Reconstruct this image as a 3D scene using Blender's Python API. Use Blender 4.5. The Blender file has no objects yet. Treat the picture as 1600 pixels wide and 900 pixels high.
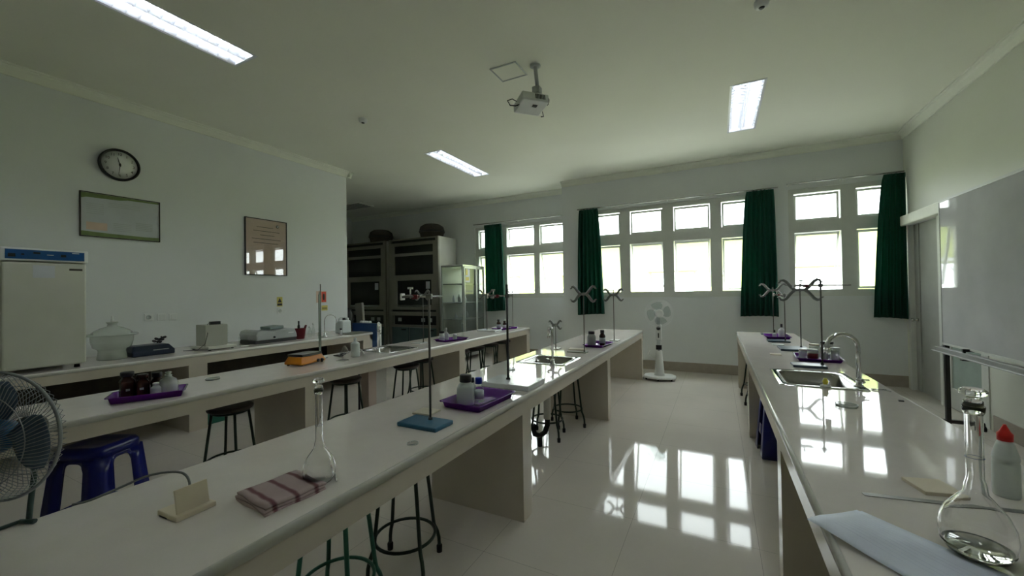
import bpy, bmesh, math, random
from mathutils import Vector, Matrix
random.seed(7)
PI = math.pi
sc = bpy.context.scene
COL = sc.collection

# ------------------------------------------------------------------ camera, sky, exposure
cam = bpy.data.cameras.new('camera'); co = bpy.data.objects.new('camera', cam); COL.objects.link(co)
cam.sensor_width = 36; cam.lens = 621.4 / 1600 * 36; cam.clip_start = 0.02; cam.clip_end = 200
YAW, PITCH, ROLL = math.radians(27.286), math.radians(.6293), math.radians(-.8487)
_f = Vector((-math.sin(YAW)*math.cos(PITCH), math.cos(YAW)*math.cos(PITCH), math.sin(PITCH)))
_r = Vector((math.cos(YAW), math.sin(YAW), 0)); _u = _r.cross(_f)
_r, _u = _r*math.cos(ROLL) + _u*math.sin(ROLL), _u*math.cos(ROLL) - _r*math.sin(ROLL)
mw = Matrix((( _r.x, _u.x, -_f.x, 0), (_r.y, _u.y, -_f.y, 0), (_r.z, _u.z, -_f.z, 1.5), (0, 0, 0, 1)))
co.matrix_world = mw
sc.camera = co
w = bpy.data.worlds.new('sky'); sc.world = w; w.use_nodes = True
bg = w.node_tree.nodes['Background']; bg.inputs['Color'].default_value = (.93, .98, 1.0, 1); bg.inputs['Strength'].default_value = 7.5
LAMP = 21.0
sun = bpy.data.lights.new('sun', 'SUN'); sun.energy = 8; sun.angle = .01; sun.color = (1, .97, .88)
so = bpy.data.objects.new('sun', sun); COL.objects.link(so); so.rotation_euler = (math.radians(35), 0, math.radians(-15))   # high sun from behind the building: it lights the yard and the house opposite
sc.view_settings.view_transform = 'Standard'; sc.view_settings.look = 'None'
sc.view_settings.gamma = 1; sc.view_settings.use_curve_mapping = False
sc.view_settings.exposure = 0.52
cy = sc.cycles
cy.max_bounces = 14; cy.diffuse_bounces = 7; cy.glossy_bounces = 6; cy.transmission_bounces = 10; cy.transparent_max_bounces = 24
cy.caustics_reflective = False; cy.caustics_refractive = False; cy.sample_clamp_indirect = 15

# ------------------------------------------------------------------ materials
def rgb(h):
    h = h.lstrip('#'); c = [int(h[i:i+2], 16)/255 for i in (0, 2, 4)]
    return tuple(x/12.92 if x <= .04045 else ((x+.055)/1.055)**2.4 for x in c)
def mat(name, col, rough=.5, metal=0, spec=.5, var=.06, scale=6, bump=0, coat=0, emit=0, trans=0, ior=1.45, alpha=1):
    m = bpy.data.materials.new(name); m.use_nodes = True; nt = m.node_tree; p = nt.nodes['Principled BSDF']
    tc = nt.nodes.new('ShaderNodeTexCoord'); n = nt.nodes.new('ShaderNodeTexNoise'); n.inputs['Scale'].default_value = scale
    n.inputs['Detail'].default_value = 4
    nt.links.new(tc.outputs['Object'], n.inputs['Vector'])
    r = nt.nodes.new('ShaderNodeValToRGB'); a = tuple(max(0, c*(1-var)) for c in col); b = tuple(min(1, c*(1+var)) for c in col)
    r.color_ramp.elements[0].position = .3; r.color_ramp.elements[1].position = .7
    r.color_ramp.elements[0].color = (*a, 1); r.color_ramp.elements[1].color = (*b, 1)
    nt.links.new(n.outputs['Fac'], r.inputs['Fac']); nt.links.new(r.outputs['Color'], p.inputs['Base Color'])
    p.inputs['Roughness'].default_value = rough; p.inputs['Metallic'].default_value = metal
    p.inputs['Specular IOR Level'].default_value = spec; p.inputs['IOR'].default_value = ior
    p.inputs['Coat Weight'].default_value = coat; p.inputs['Coat Roughness'].default_value = .03
    p.inputs['Transmission Weight'].default_value = trans; p.inputs['Alpha'].default_value = alpha
    if emit:
        p.inputs['Emission Color'].default_value = (*col, 1); p.inputs['Emission Strength'].default_value = emit
    if bump:
        bn = nt.nodes.new('ShaderNodeBump'); bn.inputs['Strength'].default_value = bump; bn.inputs['Distance'].default_value = .01
        nt.links.new(n.outputs['Fac'], bn.inputs['Height']); nt.links.new(bn.outputs['Normal'], p.inputs['Normal'])
    return m
def thin_glass(name, tint=(.96, .98, .97), rough=0.0, ior=1.5):
    # clear sheet: see-through plus a Fresnel mirror
    m = bpy.data.materials.new(name); m.use_nodes = True; nt = m.node_tree; nt.nodes.clear()
    o = nt.nodes.new('ShaderNodeOutputMaterial'); t = nt.nodes.new('ShaderNodeBsdfTransparent'); g = nt.nodes.new('ShaderNodeBsdfGlossy')
    mx = nt.nodes.new('ShaderNodeMixShader'); fr = nt.nodes.new('ShaderNodeFresnel'); fr.inputs['IOR'].default_value = 1.5
    n = nt.nodes.new('ShaderNodeTexNoise'); n.inputs['Scale'].default_value = 3
    r = nt.nodes.new('ShaderNodeValToRGB'); r.color_ramp.elements[0].color = (*[c*.98 for c in tint], 1); r.color_ramp.elements[1].color = (*tint, 1)
    nt.links.new(n.outputs['Fac'], r.inputs['Fac']); nt.links.new(r.outputs['Color'], t.inputs['Color'])
    g.inputs['Roughness'].default_value = rough
    gm = nt.nodes.new('ShaderNodeNewGeometry'); inv = nt.nodes.new('ShaderNodeMath'); inv.operation = 'SUBTRACT'; inv.inputs[0].default_value = 1
    mu = nt.nodes.new('ShaderNodeMath'); mu.operation = 'MULTIPLY'; fr.inputs['IOR'].default_value = ior
    nt.links.new(gm.outputs['Backfacing'], inv.inputs[1]); nt.links.new(inv.outputs[0], mu.inputs[0]); nt.links.new(fr.outputs['Fac'], mu.inputs[1])
    nt.links.new(mu.outputs[0], mx.inputs['Fac']); nt.links.new(t.outputs[0], mx.inputs[1]); nt.links.new(g.outputs[0], mx.inputs[2])
    nt.links.new(mx.outputs[0], o.inputs['Surface'])
    return m
def floor_mat():
    m = mat('floor_tiles', (.62, .58, .52), .05, spec=.32, var=.05, scale=1.3)
    nt = m.node_tree; p = nt.nodes['Principled BSDF']
    g = nt.nodes.new('ShaderNodeNewGeometry'); s = nt.nodes.new('ShaderNodeSeparateXYZ'); nt.links.new(g.outputs['Position'], s.inputs[0])
    out = []
    for ax, off in (('X', .52), ('Y', -2.69)):
        a = nt.nodes.new('ShaderNodeMath'); a.operation = 'ADD'; a.inputs[1].default_value = off + .0015 + 7.1
        nt.links.new(s.outputs[ax], a.inputs[0])
        q = nt.nodes.new('ShaderNodeMath'); q.operation = 'MODULO'; q.inputs[1].default_value = .71; nt.links.new(a.outputs[0], q.inputs[0])
        l = nt.nodes.new('ShaderNodeMath'); l.operation = 'LESS_THAN'; l.inputs[1].default_value = .0022; nt.links.new(q.outputs[0], l.inputs[0])
        out.append(l)
    mx = nt.nodes.new('ShaderNodeMath'); mx.operation = 'MAXIMUM'; nt.links.new(out[0].outputs[0], mx.inputs[0]); nt.links.new(out[1].outputs[0], mx.inputs[1])
    r = [n for n in nt.nodes if n.type == 'VALTORGB'][0]
    c = nt.nodes.new('ShaderNodeMix'); c.data_type = 'RGBA'; c.inputs[7].default_value = (.30, .29, .25, 1)
    nt.links.new(mx.outputs[0], c.inputs[0]); nt.links.new(r.outputs['Color'], c.inputs[6]); nt.links.new(c.outputs[2], p.inputs['Base Color'])
    return m
def wave_mat(name, c1, c2, scale, rough=.8, axis='Y', dist=2):
    m = mat(name, c1, rough); nt = m.node_tree; p = nt.nodes['Principled BSDF']
    wv = nt.nodes.new('ShaderNodeTexWave'); wv.bands_direction = axis; wv.inputs['Scale'].default_value = scale; wv.inputs['Distortion'].default_value = dist
    tc = [n for n in nt.nodes if n.type == 'TEX_COORD'][0]; nt.links.new(tc.outputs['Object'], wv.inputs['Vector'])
    r = nt.nodes.new('ShaderNodeValToRGB'); r.color_ramp.elements[0].color = (*c2, 1); r.color_ramp.elements[1].color = (*c1, 1); r.color_ramp.elements[0].position = .02; r.color_ramp.elements[1].position = .22
    nt.links.new(wv.outputs['Fac'], r.inputs['Fac']); nt.links.new(r.outputs['Color'], p.inputs['Base Color'])
    return m
def curtain_mat():
    m = mat('curtain_cloth', (.003, .062, .040), .75, var=.15, scale=30)
    nt = m.node_tree; p = nt.nodes['Principled BSDF']; o = nt.nodes['Material Output']
    t = nt.nodes.new('ShaderNodeBsdfTranslucent'); t.inputs['Color'].default_value = (.005, .24, .14, 1)
    mx = nt.nodes.new('ShaderNodeMixShader'); mx.inputs[0].default_value = .2
    nt.links.new(p.outputs[0], mx.inputs[1]); nt.links.new(t.outputs[0], mx.inputs[2]); nt.links.new(mx.outputs[0], o.inputs['Surface'])
    return m

WALL = mat('mint_wall_paint', (.71, .735, .735), .6, spec=.3, var=.03, scale=1.2)
WALLR = mat('cream_wall_paint', (.68, .70, .62), .5, spec=.3, var=.03, scale=1.2)
CEIL = mat('ceiling_paint', (.80, .815, .715), .7, spec=.2, var=.02, scale=1)
CORN = mat('cornice_plaster', (.78, .80, .71), .6, var=.03)
FLOOR = floor_mat()
SKIRT = mat('skirting_tile', (.34, .30, .25), .3, var=.08, scale=10)
TOP = mat('bench_top_stone', (.76, .71, .67), .045, spec=.6, var=.03, scale=8)
SIDE = mat('bench_side_tile', (.56, .51, .43), .18, var=.04, scale=4)
TRIM = mat('bench_edge_trim', (.70, .69, .65), .12, var=.03)
WFRAME = mat('window_frame_paint', (.62, .64, .60), .4, var=.03)
PANE = thin_glass('window_glass')
CURT = curtain_mat()
DKGREEN = mat('dark_green_steel', (.018, .035, .022), .4, metal=.3, var=.1)
GREEN = mat('green_enamel', (.02, .13, .085), .4, var=.1)
SEAT = mat('stool_seat_wood', (.035, .025, .02), .45, var=.25, scale=15)
BLACK = mat('black_plastic', (.012, .012, .013), .4, var=.1)
RUBBER = mat('black_rubber', (.01, .01, .01), .8, var=.1)
WHITE = mat('white_plastic', (.72, .74, .73), .35, var=.03)
LWHITE = mat('lamp_louvre_white', (.85, .87, .9), .25, metal=.0, var=.02)
LALU = mat('louvre_aluminium', (.82, .84, .88), .38, metal=.7, var=.02)
GREYP = mat('grey_plastic', (.42, .45, .45), .4, var=.05)
BEIGE = mat('beige_enamel', (.56, .57, .50), .35, var=.03)
BLUE = mat('deep_blue_plastic', (.005, .009, .13), .28, var=.12)
PANEL = mat('blue_control_panel', (.012, .075, .24), .3, var=.04)
STEEL = mat('brushed_steel', (.55, .55, .54), .22, metal=1, var=.06, scale=20)
CHROME = mat('chrome', (.75, .76, .77), .08, metal=1, var=.02)
RODM = mat('stand_rod_steel', (.11, .105, .095), .4, metal=.6, var=.08, scale=20)
DROD = mat('dark_rod_steel', (.05, .05, .05), .35, metal=.8, var=.1)
CLAMP = mat('cast_clamp_alloy', (.20, .21, .20), .4, metal=.6, var=.12, scale=40)
STBLUE = mat('stand_base_blue', (.03, .13, .22), .35, var=.08, scale=20)
STGREY = mat('stand_base_bluegrey', (.05, .085, .115), .3, var=.08, scale=20)
STWHITE = mat('stand_base_white', (.68, .71, .72), .2, var=.03)
STOLIVE = mat('stand_base_olive', (.20, .21, .16), .35, var=.08)
PURPLE = mat('purple_tray_plastic', (.115, .015, .235), .25, var=.08)
BROWN = mat('brown_glass', (.035, .01, .008), .12, var=.2)
REDC = mat('red_cap', (.65, .02, .015), .4, var=.06)
BLUEC = mat('blue_cap', (.01, .03, .42), .35, var=.06)
YELL = mat('yellow_plastic', (.75, .68, .08), .4, var=.06)
ORANGE = mat('orange_enamel', (.62, .22, .012), .3, var=.05)
HDPE = mat('milky_plastic', (.62, .67, .66), .4, var=.04)
LABEL = mat('label_paper', (.55, .58, .62), .6, var=.05)
LABINK = mat('label_ink', (.10, .14, .30), .6, var=.1)
GLASS = mat('clear_glass', (1, 1, 1), 0, trans=1, var=0, ior=1.46)
TGLASS = thin_glass('thin_clear_glass', (.93, .95, .94))
LIQ = mat('clear_liquid', (.93, .95, .85), 0, trans=1, var=0, ior=1.33)
TILE = mat('cream_ceramic', (.63, .58, .46), .3, var=.05)
CREAM = mat('cream_board', (.66, .58, .44), .4, var=.04)
PAPER = mat('printed_paper', (.78, .84, .96), .6, var=.03, scale=20)
INK = mat('faint_print', (.66, .72, .86), .7, var=.1)
CLOTH = wave_mat('striped_towel', (.50, .39, .39), (.20, .09, .10), 4.6, .95, 'Y', .3)
WBOARD = mat('whiteboard_surface', (.56, .57, .58), .045, var=.08, scale=2.4, spec=.5)
HOOD = mat('fume_hood_enamel', (.25, .245, .20), .4, var=.05)
HOODSIDE = mat('fume_hood_side_enamel', (.50, .50, .45), .4, var=.04)
DARK = mat('dark_cavity', (.012, .013, .011), .3, var=.1)
DGLASS = mat('dark_window_glass', (.02, .024, .022), .08, var=.1)
DOORG = mat('grey_door_leaf', (.36, .37, .34), .45, var=.05)
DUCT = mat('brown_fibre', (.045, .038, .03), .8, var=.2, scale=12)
CABG = mat('cabinet_lower_bluegrey', (.10, .15, .15), .4, var=.06)
RED = mat('red_plastic', (.13, .008, .012), .35, var=.1)
YSIGN = mat('yellow_sign', (.60, .52, .12), .5, var=.04)
RSIGN = mat('red_sign', (.55, .05, .02), .5, var=.05)
BOXBLUE = mat('blue_box_panel', (.012, .06, .20), .35, var=.06)
CERT = mat('certificate_paper', (.62, .46, .37), .5, var=.05, scale=12)
CHART = mat('chart_paper', (.50, .53, .55), .5, var=.04)
CHGREEN = mat('chart_green_band', (.16, .22, .08), .5, var=.15, scale=18)
BUILD = mat('neighbour_wall', (.44, .50, .20), .8, var=.03)
GROUND = mat('outside_paving', (.55, .55, .50), .9, var=.1, scale=1)
TUBE = mat('lamp_tube_glow', (.92, .96, 1.0), .5, emit=LAMP, var=0)
FANBL = mat('smoky_blue_blade', (.09, .13, .19), .25, var=.05, spec=.5)
FANHUB = mat('fan_hub_blue', (.02, .09, .22), .3, var=.05)
FANCLEAR = thin_glass('clear_fan_blade', (.80, .84, .83))
CAGE = mat('fan_cage_wire', (.26, .28, .29), .35, metal=.4, var=.05)
PIPE = mat('white_drain_pipe', (.55, .54, .50), .4, var=.05)
SINKIN = mat('sink_bowl_steel', (.34, .335, .32), .25, metal=1, var=.08, scale=15)
PINK = mat('pinkish_pipe_cover', (.52, .42, .36), .5, var=.05)
RACK = mat('maroon_basket', (.16, .01, .02), .4, var=.1)
VAC = mat('desiccator_glass', (.60, .66, .60), .1, spec=.6, var=.03, alpha=.45)
ACRYL = mat('smoked_acrylic', (.56, .57, .49), .12, spec=.5, var=.03, alpha=.75)
CHLOGO = mat('black_marks', (.02, .02, .02), .6, var=.05)

# ------------------------------------------------------------------ mesh helpers
def smooth(pts, k=6):
    P = [Vector(p) for p in pts]; out = []
    for i in range(len(P)-1):
        a, b, c, d = P[max(i-1, 0)], P[i], P[i+1], P[min(i+2, len(P)-1)]
        for j in range(k):
            t = j/k; out.append(.5*((2*b) + (c-a)*t + (2*a-5*b+4*c-d)*t*t + (3*b-a-3*c+d)*t**3))
    return out + [P[-1]]
class MB:
    def __init__(s): s.bm = bmesh.new(); s.sm = False
    def _f(s, vs, smooth=False):
        try:
            f = s.bm.faces.new(vs); f.smooth = smooth
        except ValueError: pass
    def box(s, x0, x1, y0, y1, z0, z1, rot=None):
        P = [Vector((x, y, z)) for x in (x0, x1) for y in (y0, y1) for z in (z0, z1)]
        if rot is not None: P = [rot @ p for p in P]
        v = [s.bm.verts.new(p) for p in P]
        for a in ((0, 1, 3, 2), (4, 6, 7, 5), (0, 4, 5, 1), (2, 3, 7, 6), (0, 2, 6, 4), (1, 5, 7, 3)): s._f([v[i] for i in a])
        return s
    def prism(s, pts, z0, z1, M=None, taper=1.0, smooth=False):
        cx = sum(p[0] for p in pts)/len(pts); cy_ = sum(p[1] for p in pts)/len(pts)
        a = [Vector((p[0], p[1], z0)) for p in pts]; b = [Vector((cx+(p[0]-cx)*taper, cy_+(p[1]-cy_)*taper, z1)) for p in pts]
        if M is not None: a = [M @ p for p in a]; b = [M @ p for p in b]
        a = [s.bm.verts.new(p) for p in a]; b = [s.bm.verts.new(p) for p in b]; n = len(a)
        s._f(a[::-1]); s._f(b)
        for i in range(n): s._f([a[i], a[(i+1) % n], b[(i+1) % n], b[i]], smooth)
        return s
    def loft(s, rings, close=True, cap0=True, cap1=True, smooth=True):
        R = [[s.bm.verts.new(p) for p in r] for r in rings]; n = len(R[0])
        for a, b in zip(R, R[1:]):
            for i in range(n if close else n-1): s._f([a[i], a[(i+1) % n], b[(i+1) % n], b[i]], smooth)
        if cap0: s._f(R[0][::-1])
        if cap1: s._f(R[-1])
        return s
    def lathe(s, prof, n=24, M=None, sx=1, sy=1):
        # prof: list of (r, z)
        rows = []
        for r, z in prof:
            row = []
            for i in range(n):
                a = 2*PI*i/n; p = Vector((r*math.cos(a)*sx, r*math.sin(a)*sy, z))
                row.append(s.bm.verts.new(M @ p if M is not None else p))
            rows.append(row)
        for a, b in zip(rows, rows[1:]):
            for i in range(n): s._f([a[i], a[(i+1) % n], b[(i+1) % n], b[i]], True)
        if prof[0][0] > 1e-5: s._f(rows[0][::-1])
        if prof[-1][0] > 1e-5: s._f(rows[-1])
        return s
    def tube(s, pts, r, n=8, closed=False):
        P = [Vector(p) for p in pts]; m = len(P); rings = []; up = None
        for i, p in enumerate(P):
            if closed: t = P[(i+1) % m] - P[i-1]
            else: t = P[min(i+1, m-1)] - P[max(i-1, 0)]
            t.normalize()
            if up is None: up = Vector((0, 0, 1)) if abs(t.z) < .9 else Vector((1, 0, 0))
            a = (up - t*up.dot(t)); 
            if a.length < 1e-4: a = t.orthogonal()
            a.normalize(); b = t.cross(a); up = a
            rr = r[i] if isinstance(r, (list, tuple)) else r
            rings.append([p + a*math.cos(2*PI*k/n)*rr + b*math.sin(2*PI*k/n)*rr for k in range(n)])
        if closed:
            R = [[s.bm.verts.new(q) for q in g] for g in rings]
            for i in range(m):
                a, b = R[i], R[(i+1) % m]
                for k in range(n): s._f([a[k], a[(k+1) % n], b[(k+1) % n], b[k]], True)
        else: s.loft(rings)
        return s
    def ring(s, c, R, r, M=None, n=32, k=6, arc=None):
        a0, a1 = arc or (0, 2*PI); full = arc is None
        pts = [Vector((R*math.cos(a0+(a1-a0)*i/(n if full else n-1)), R*math.sin(a0+(a1-a0)*i/(n if full else n-1)), 0)) for i in range(n)]
        if M is not None: pts = [M @ p for p in pts]
        pts = [p + Vector(c) for p in pts]
        return s.tube(pts, r, k, closed=full)
    def quad(s, a, b, c, d): s._f([s.bm.verts.new(Vector(p)) for p in (a, b, c, d)]); return s
    def build(s, name, m, parent=None, bevel=0, seg=2, solid=0):
        bmesh.ops.recalc_face_normals(s.bm, faces=s.bm.faces)
        me = bpy.data.meshes.new(name); s.bm.to_mesh(me); s.bm.free()
        me.materials.append(m); o = bpy.data.objects.new(name, me); COL.objects.link(o)
        if parent is not None: o.parent = parent
        if solid:
            sd = o.modifiers.new('thickness', 'SOLIDIFY'); sd.thickness = solid
        if bevel:
            b = o.modifiers.new('edge', 'BEVEL'); b.width = bevel; b.segments = seg; b.limit_method = 'ANGLE'; b.angle_limit = math.radians(40)
        return o
def tag(o, label, cat, group=None):
    o['label'] = label; o['category'] = cat
    if group: o['group'] = group
    return o
def thing(name, label, cat, loc=(0, 0, 0), rz=0, group=None):
    o = bpy.data.objects.new(name, None); COL.objects.link(o); o.location = loc; o.rotation_euler = (0, 0, rz); o.empty_display_size = .1
    return tag(o, label, cat, group)
def struct(o): o['kind'] = 'structure'; return o
def kids(o): return [c for c in bpy.data.objects if c.parent == o]
def dup(root, loc, rz=0, label=None, group=None, scale=None):
    def cp(o, par):
        c = o.copy(); COL.objects.link(c)
        if par is not None: c.parent = par
        for k in kids(o): cp(k, c)
        return c
    r = cp(root, None); r.location = loc; r.rotation_euler = (0, 0, rz)
    if scale: r.scale = scale
    if label: r['label'] = label
    if group: r['group'] = group
    return r
def text_mesh(name, txt_list, m, parent, M, depth=.001):
    # txt_list: (string, x, y, size) laid in the local plane of M, one mesh
    bm = bmesh.new()
    for t, x, y, size in txt_list:
        cu = bpy.data.curves.new('lettering', 'FONT'); cu.body = t; cu.size = size; cu.extrude = depth; cu.align_x = 'CENTER'; cu.align_y = 'CENTER'
        to = bpy.data.objects.new('lettering', cu); COL.objects.link(to)
        bpy.context.view_layer.update()
        me = bpy.data.meshes.new_from_object(to.evaluated_get(bpy.context.evaluated_depsgraph_get()))
        me.transform(M @ Matrix.Translation((x, y, 0))); bm.from_mesh(me)
        bpy.data.objects.remove(to); bpy.data.curves.remove(cu); bpy.data.meshes.remove(me)
    me = bpy.data.meshes.new(name); bm.to_mesh(me); bm.free(); me.materials.append(m)
    o = bpy.data.objects.new(name, me); COL.objects.link(o); o.parent = parent
    return o
def cells(m_, u0, u1, v0, v1, holes, fn):
    U = sorted(set([u0, u1] + [h[0] for h in holes] + [h[1] for h in holes])); V = sorted(set([v0, v1] + [h[2] for h in holes] + [h[3] for h in holes]))
    for a, b in zip(U, U[1:]):
        for c, d in zip(V, V[1:]):
            x, y = (a+b)/2, (c+d)/2
            if any(h[0] < x < h[1] and h[2] < y < h[3] for h in holes): continue
            fn(m_, a, b, c, d)

# ------------------------------------------------------------------ room
CH = 3.8; XL, XR = -6.15, 2.5; YB, YB2 = 7.95, 8.5; YN = -3.2; XREC = -9.8; YREC = 5.2
struct(MB().box(XREC-.2, XR+.2, YN-.2, YB2+.25, -.12, 0).build('floor', FLOOR))
lamps = [(-4.055, 5.14, 6.64), (.35, 5.14, 6.64), (-4.055, .75, 2.25), (.35, .75, 2.25)]  # fourth light is out of view, assumed and added to brighten the near benches
LW = .165
holes = [(x-LW, x+LW, a, b) for x, a, b in lamps]
m = MB(); cells(m, XREC-.2, XR+.2, YN-.2, YB2+.25, holes, lambda m, a, b, c, d: m.box(a, b, c, d, CH, CH+.12)); struct(m.build('ceiling', CEIL))
# left wall: the long stretch beside the camera, then the recess beyond its corner
struct(MB().box(XL-.2, XL, YN, YREC, 0, CH).build('wall_left', WALL))
struct(MB().box(XREC-.2, XL-.2, YREC-.2, YREC, 0, CH).build('wall_recess_near', WALL))
struct(MB().box(XREC-.2, XREC, YREC, YB2, 0, CH).build('wall_recess_left', WALL))
struct(MB().box(XL-.2, XR+.2, YN-.2, YN, 0, CH).build('wall_near', WALL))
DY0, DY1, DZ = 5.95, 7.86, 2.45
m = MB(); cells(m, YN, YB+.25, 0, CH, [(DY0, DY1, 0, DZ)], lambda m, a, b, c, d: m.box(XR, XR+.2, a, b, c, d)); struct(m.build('wall_right', WALLR))
# window wall: right part at YB with two windows, left part set back at YB2 with one
W2 = (-2.39, .80, 1.40, 3.13); W3 = (1.07, XR, 1.40, 3.13); W1 = (-5.42, -2.93, 1.40, 3.14)
m = MB(); cells(m, -2.88, XR, 0, CH, [W2, W3], lambda m, a, b, c, d: m.box(a, b, YB, YB+.2, c, d))
m.box(-2.88, -2.68, YB+.2, YB2+.2, 0, CH)
struct(m.build('wall_back', WALL))
m = MB(); cells(m, XREC, -2.88, 0, CH, [W1], lambda m, a, b, c, d: m.box(a, b, YB2, YB2+.2, c, d)); struct(m.build('wall_back_recess', WALL))
# cornices: stepped cove profile run along each wall
def cornice(name, p, q, nrm):
    p, q, nrm = Vector(p), Vector(q), Vector(nrm)
    prof = [(0, 0), (.0, -.10), (.018, -.10), (.022, -.085), (.05, -.045), (.075, -.03), (.08, -.018), (.10, -.016), (.10, 0)]
    rings = [[e + nrm*a + Vector((0, 0, CH+b)) for a, b in prof] for e in (p, q)]
    return struct(MB().loft(rings, smooth=False).build(name, CORN))
cornice('trim_1', (XL, YN, 0), (XL, YREC+.1, 0), (1, 0, 0))
cornice('trim_2', (-2.88, YB, 0), (XR, YB, 0), (0, -1, 0))
cornice('trim_3', (XR, YN, 0), (XR, YB, 0), (-1, 0, 0))
cornice('trim_4', (XREC, YB2, 0), (-2.88, YB2, 0), (0, -1, 0))
cornice('trim_5', (XREC, YREC, 0), (XL+.1, YREC, 0), (0, 1, 0))
# skirting
def base(name, *b): return struct(MB().box(*b).build(name, SKIRT, bevel=.004))
base('baseboard_back', -2.88, XR, YB-.015, YB, 0, .17)
base('baseboard_back_recess', XREC, -2.88, YB2-.015, YB2, 0, .17)
base('baseboard_pillar', -2.895, -2.88, YB-.015, YB2-.015, 0, .17)
base('baseboard_left', XL, XL+.015, YN, YREC, 0, .17)
base('baseboard_right_far', XR-.015, XR, YN, DY0-.07, 0, .17)

# windows -------------------------------------------------------------
def window(name, x0, x1, z0, z1, y, bays, open_up, open_low, dep=.09):
    # bays: clear openings (xa, xb); rails at fixed heights; each bay has a top light and a lower awning sash
    zt0, zt1, zl0, zl1 = 2.60, z1-.075, 1.475, 2.41
    fr = MB(); hs = []
    for a, b in bays: hs += [(a, b, zt0, zt1), (a, b, zl0, zl1)]
    cells(fr, x0, x1, z0, z1, hs, lambda m, a, b, c, d: m.box(a, b, y, y+dep, c, d))
    fr.box(x0-.015, x1+.015 if x1 < XR-.01 else x1, y-.035, y, z0-.03, z0+.012)   # inner sill
    f = struct(fr.build(name, WFRAME))
    for i, (a, b) in enumerate(bays):
        for (c, d, ang) in ((zt0, zt1, open_up[i]), (zl0, zl1, open_low[i])):
            R = Matrix.Translation((0, y+dep-.02, d-.008)) @ Matrix.Rotation(math.radians(ang), 4, 'X')
            h = d-c-.012; s = MB(); k = .038; e = .006
            for bx in ((a+e, a+k, 0, .03, -h, 0), (b-k, b-e, 0, .03, -h, 0), (a+k, b-k, 0, .03, -h, -h+k), (a+k, b-k, 0, .03, -k, 0)): s.box(*bx, rot=R)
            sa = s.build('sash', WFRAME, f)
            MB().box(a+k, b-k, .013, .017, -h+k, -k, rot=R).build('pane', PANE, sa)
            if ang > 3:   # friction stays on both sides
                st = MB()
                for xx in (a+.008, b-.008):
                    st.tube([(xx, y+dep-.01, c+.25), R @ Vector((xx, .0, -h*.62))], .006, 6)
                st.build('window_stay', STEEL, sa)
            if c == zl0: MB().box((a+b)/2-.012, (a+b)/2+.012, -.025, 0, -h+.004, -h+.03, rot=R).build('sash_handle', STEEL, sa)
    return f
window('window_1', *W1[:2], *W1[2:], YB2+.02, [(-5.32, -4.72), (-4.52, -3.80), (-3.66, -3.04)], (0, 12, 0), (8, 17, 17))
window('window_2', *W2[:2], *W2[2:], YB+.02, [(-2.30, -1.69), (-1.50, -.895), (-.705, -.095), (.09, .70)], (0, 0, 0, 0), (10, 24, 22, 8))
window('window_3', *W3[:2], *W3[2:], YB+.02, [(1.15, 1.76), (1.95, 2.41)], (0, 0), (18, 0))

# door in the right wall: two leaves under one projecting header
d = MB()
d.box(XR-.01, XR+.2, DY1-.06, DY1, 0, DZ); d.box(XR-.01, XR+.2, DY0, DY0+.06, 0, DZ); d.box(XR-.01, XR+.2, DY0, DY1, DZ-.06, DZ)
d.box(XR-.01, XR+.08, 6.90, 6.96, 0, DZ-.06)
fr = struct(d.build('door_1', WFRAME))
MB().box(XR-.09, XR, DY0-.08, DY1+.09, DZ-.06, DZ+.08).build('door_header', CORN, fr, bevel=.01)
lf = MB().box(XR+.05, XR+.09, 6.96, DY1-.06, .01, DZ-.06); lf.box(XR+.035, XR+.05, 7.62, 7.66, .01, DZ-.06)
lf = lf.build('door_leaf', DOORG, fr)
MB().lathe([(.022, 0), (.022, .02), (.012, .03), (.012, .05), (.024, .055), (.024, .075), (0, .08)], 16, Matrix.Translation((XR+.05, 7.72, 1.02)) @ Matrix.Rotation(-PI/2, 4, 'Y')).build('door_knob', STEEL, lf)
l2 = MB(); cells(l2, DY0+.06, 6.90, .01, DZ-.06, [(DY0+.22, 6.80, .25, 2.2)], lambda m, a, b, c, e: m.box(XR+.03, XR+.07, a, b, c, e))
l2 = l2.build('door_leaf', WFRAME, fr)
MB().box(XR+.045, XR+.055, DY0+.22, 6.80, .25, 2.2).build('door_glass', mat('door_glass_corridor_tone', (.36, .44, .40), .12), l2)  # corridor light behind the pane is put into this opaque grey-green colour
MB().box(XR+.016, XR+.03, 6.83, 6.87, 1.2, 1.4).box(XR+.012, XR+.03, 6.84, 6.86, 1.0, 1.03).build('lock_plate', BLACK, l2)
struct(MB().box(XR+1.4, XR+1.5, 4.5, 8.0, 0, CH).box(XR+.2, XR+1.5, 4.4, 4.5, 0, CH).box(XR+.2, XR+1.5, 8.0, 8.1, 0, CH).box(XR+.2, XR+1.5, 4.4, 8.1, -.12, 0).box(XR+.2, XR+1.5, 4.4, 8.1, CH, CH+.1).build('wall_corridor', WALL))

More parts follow.
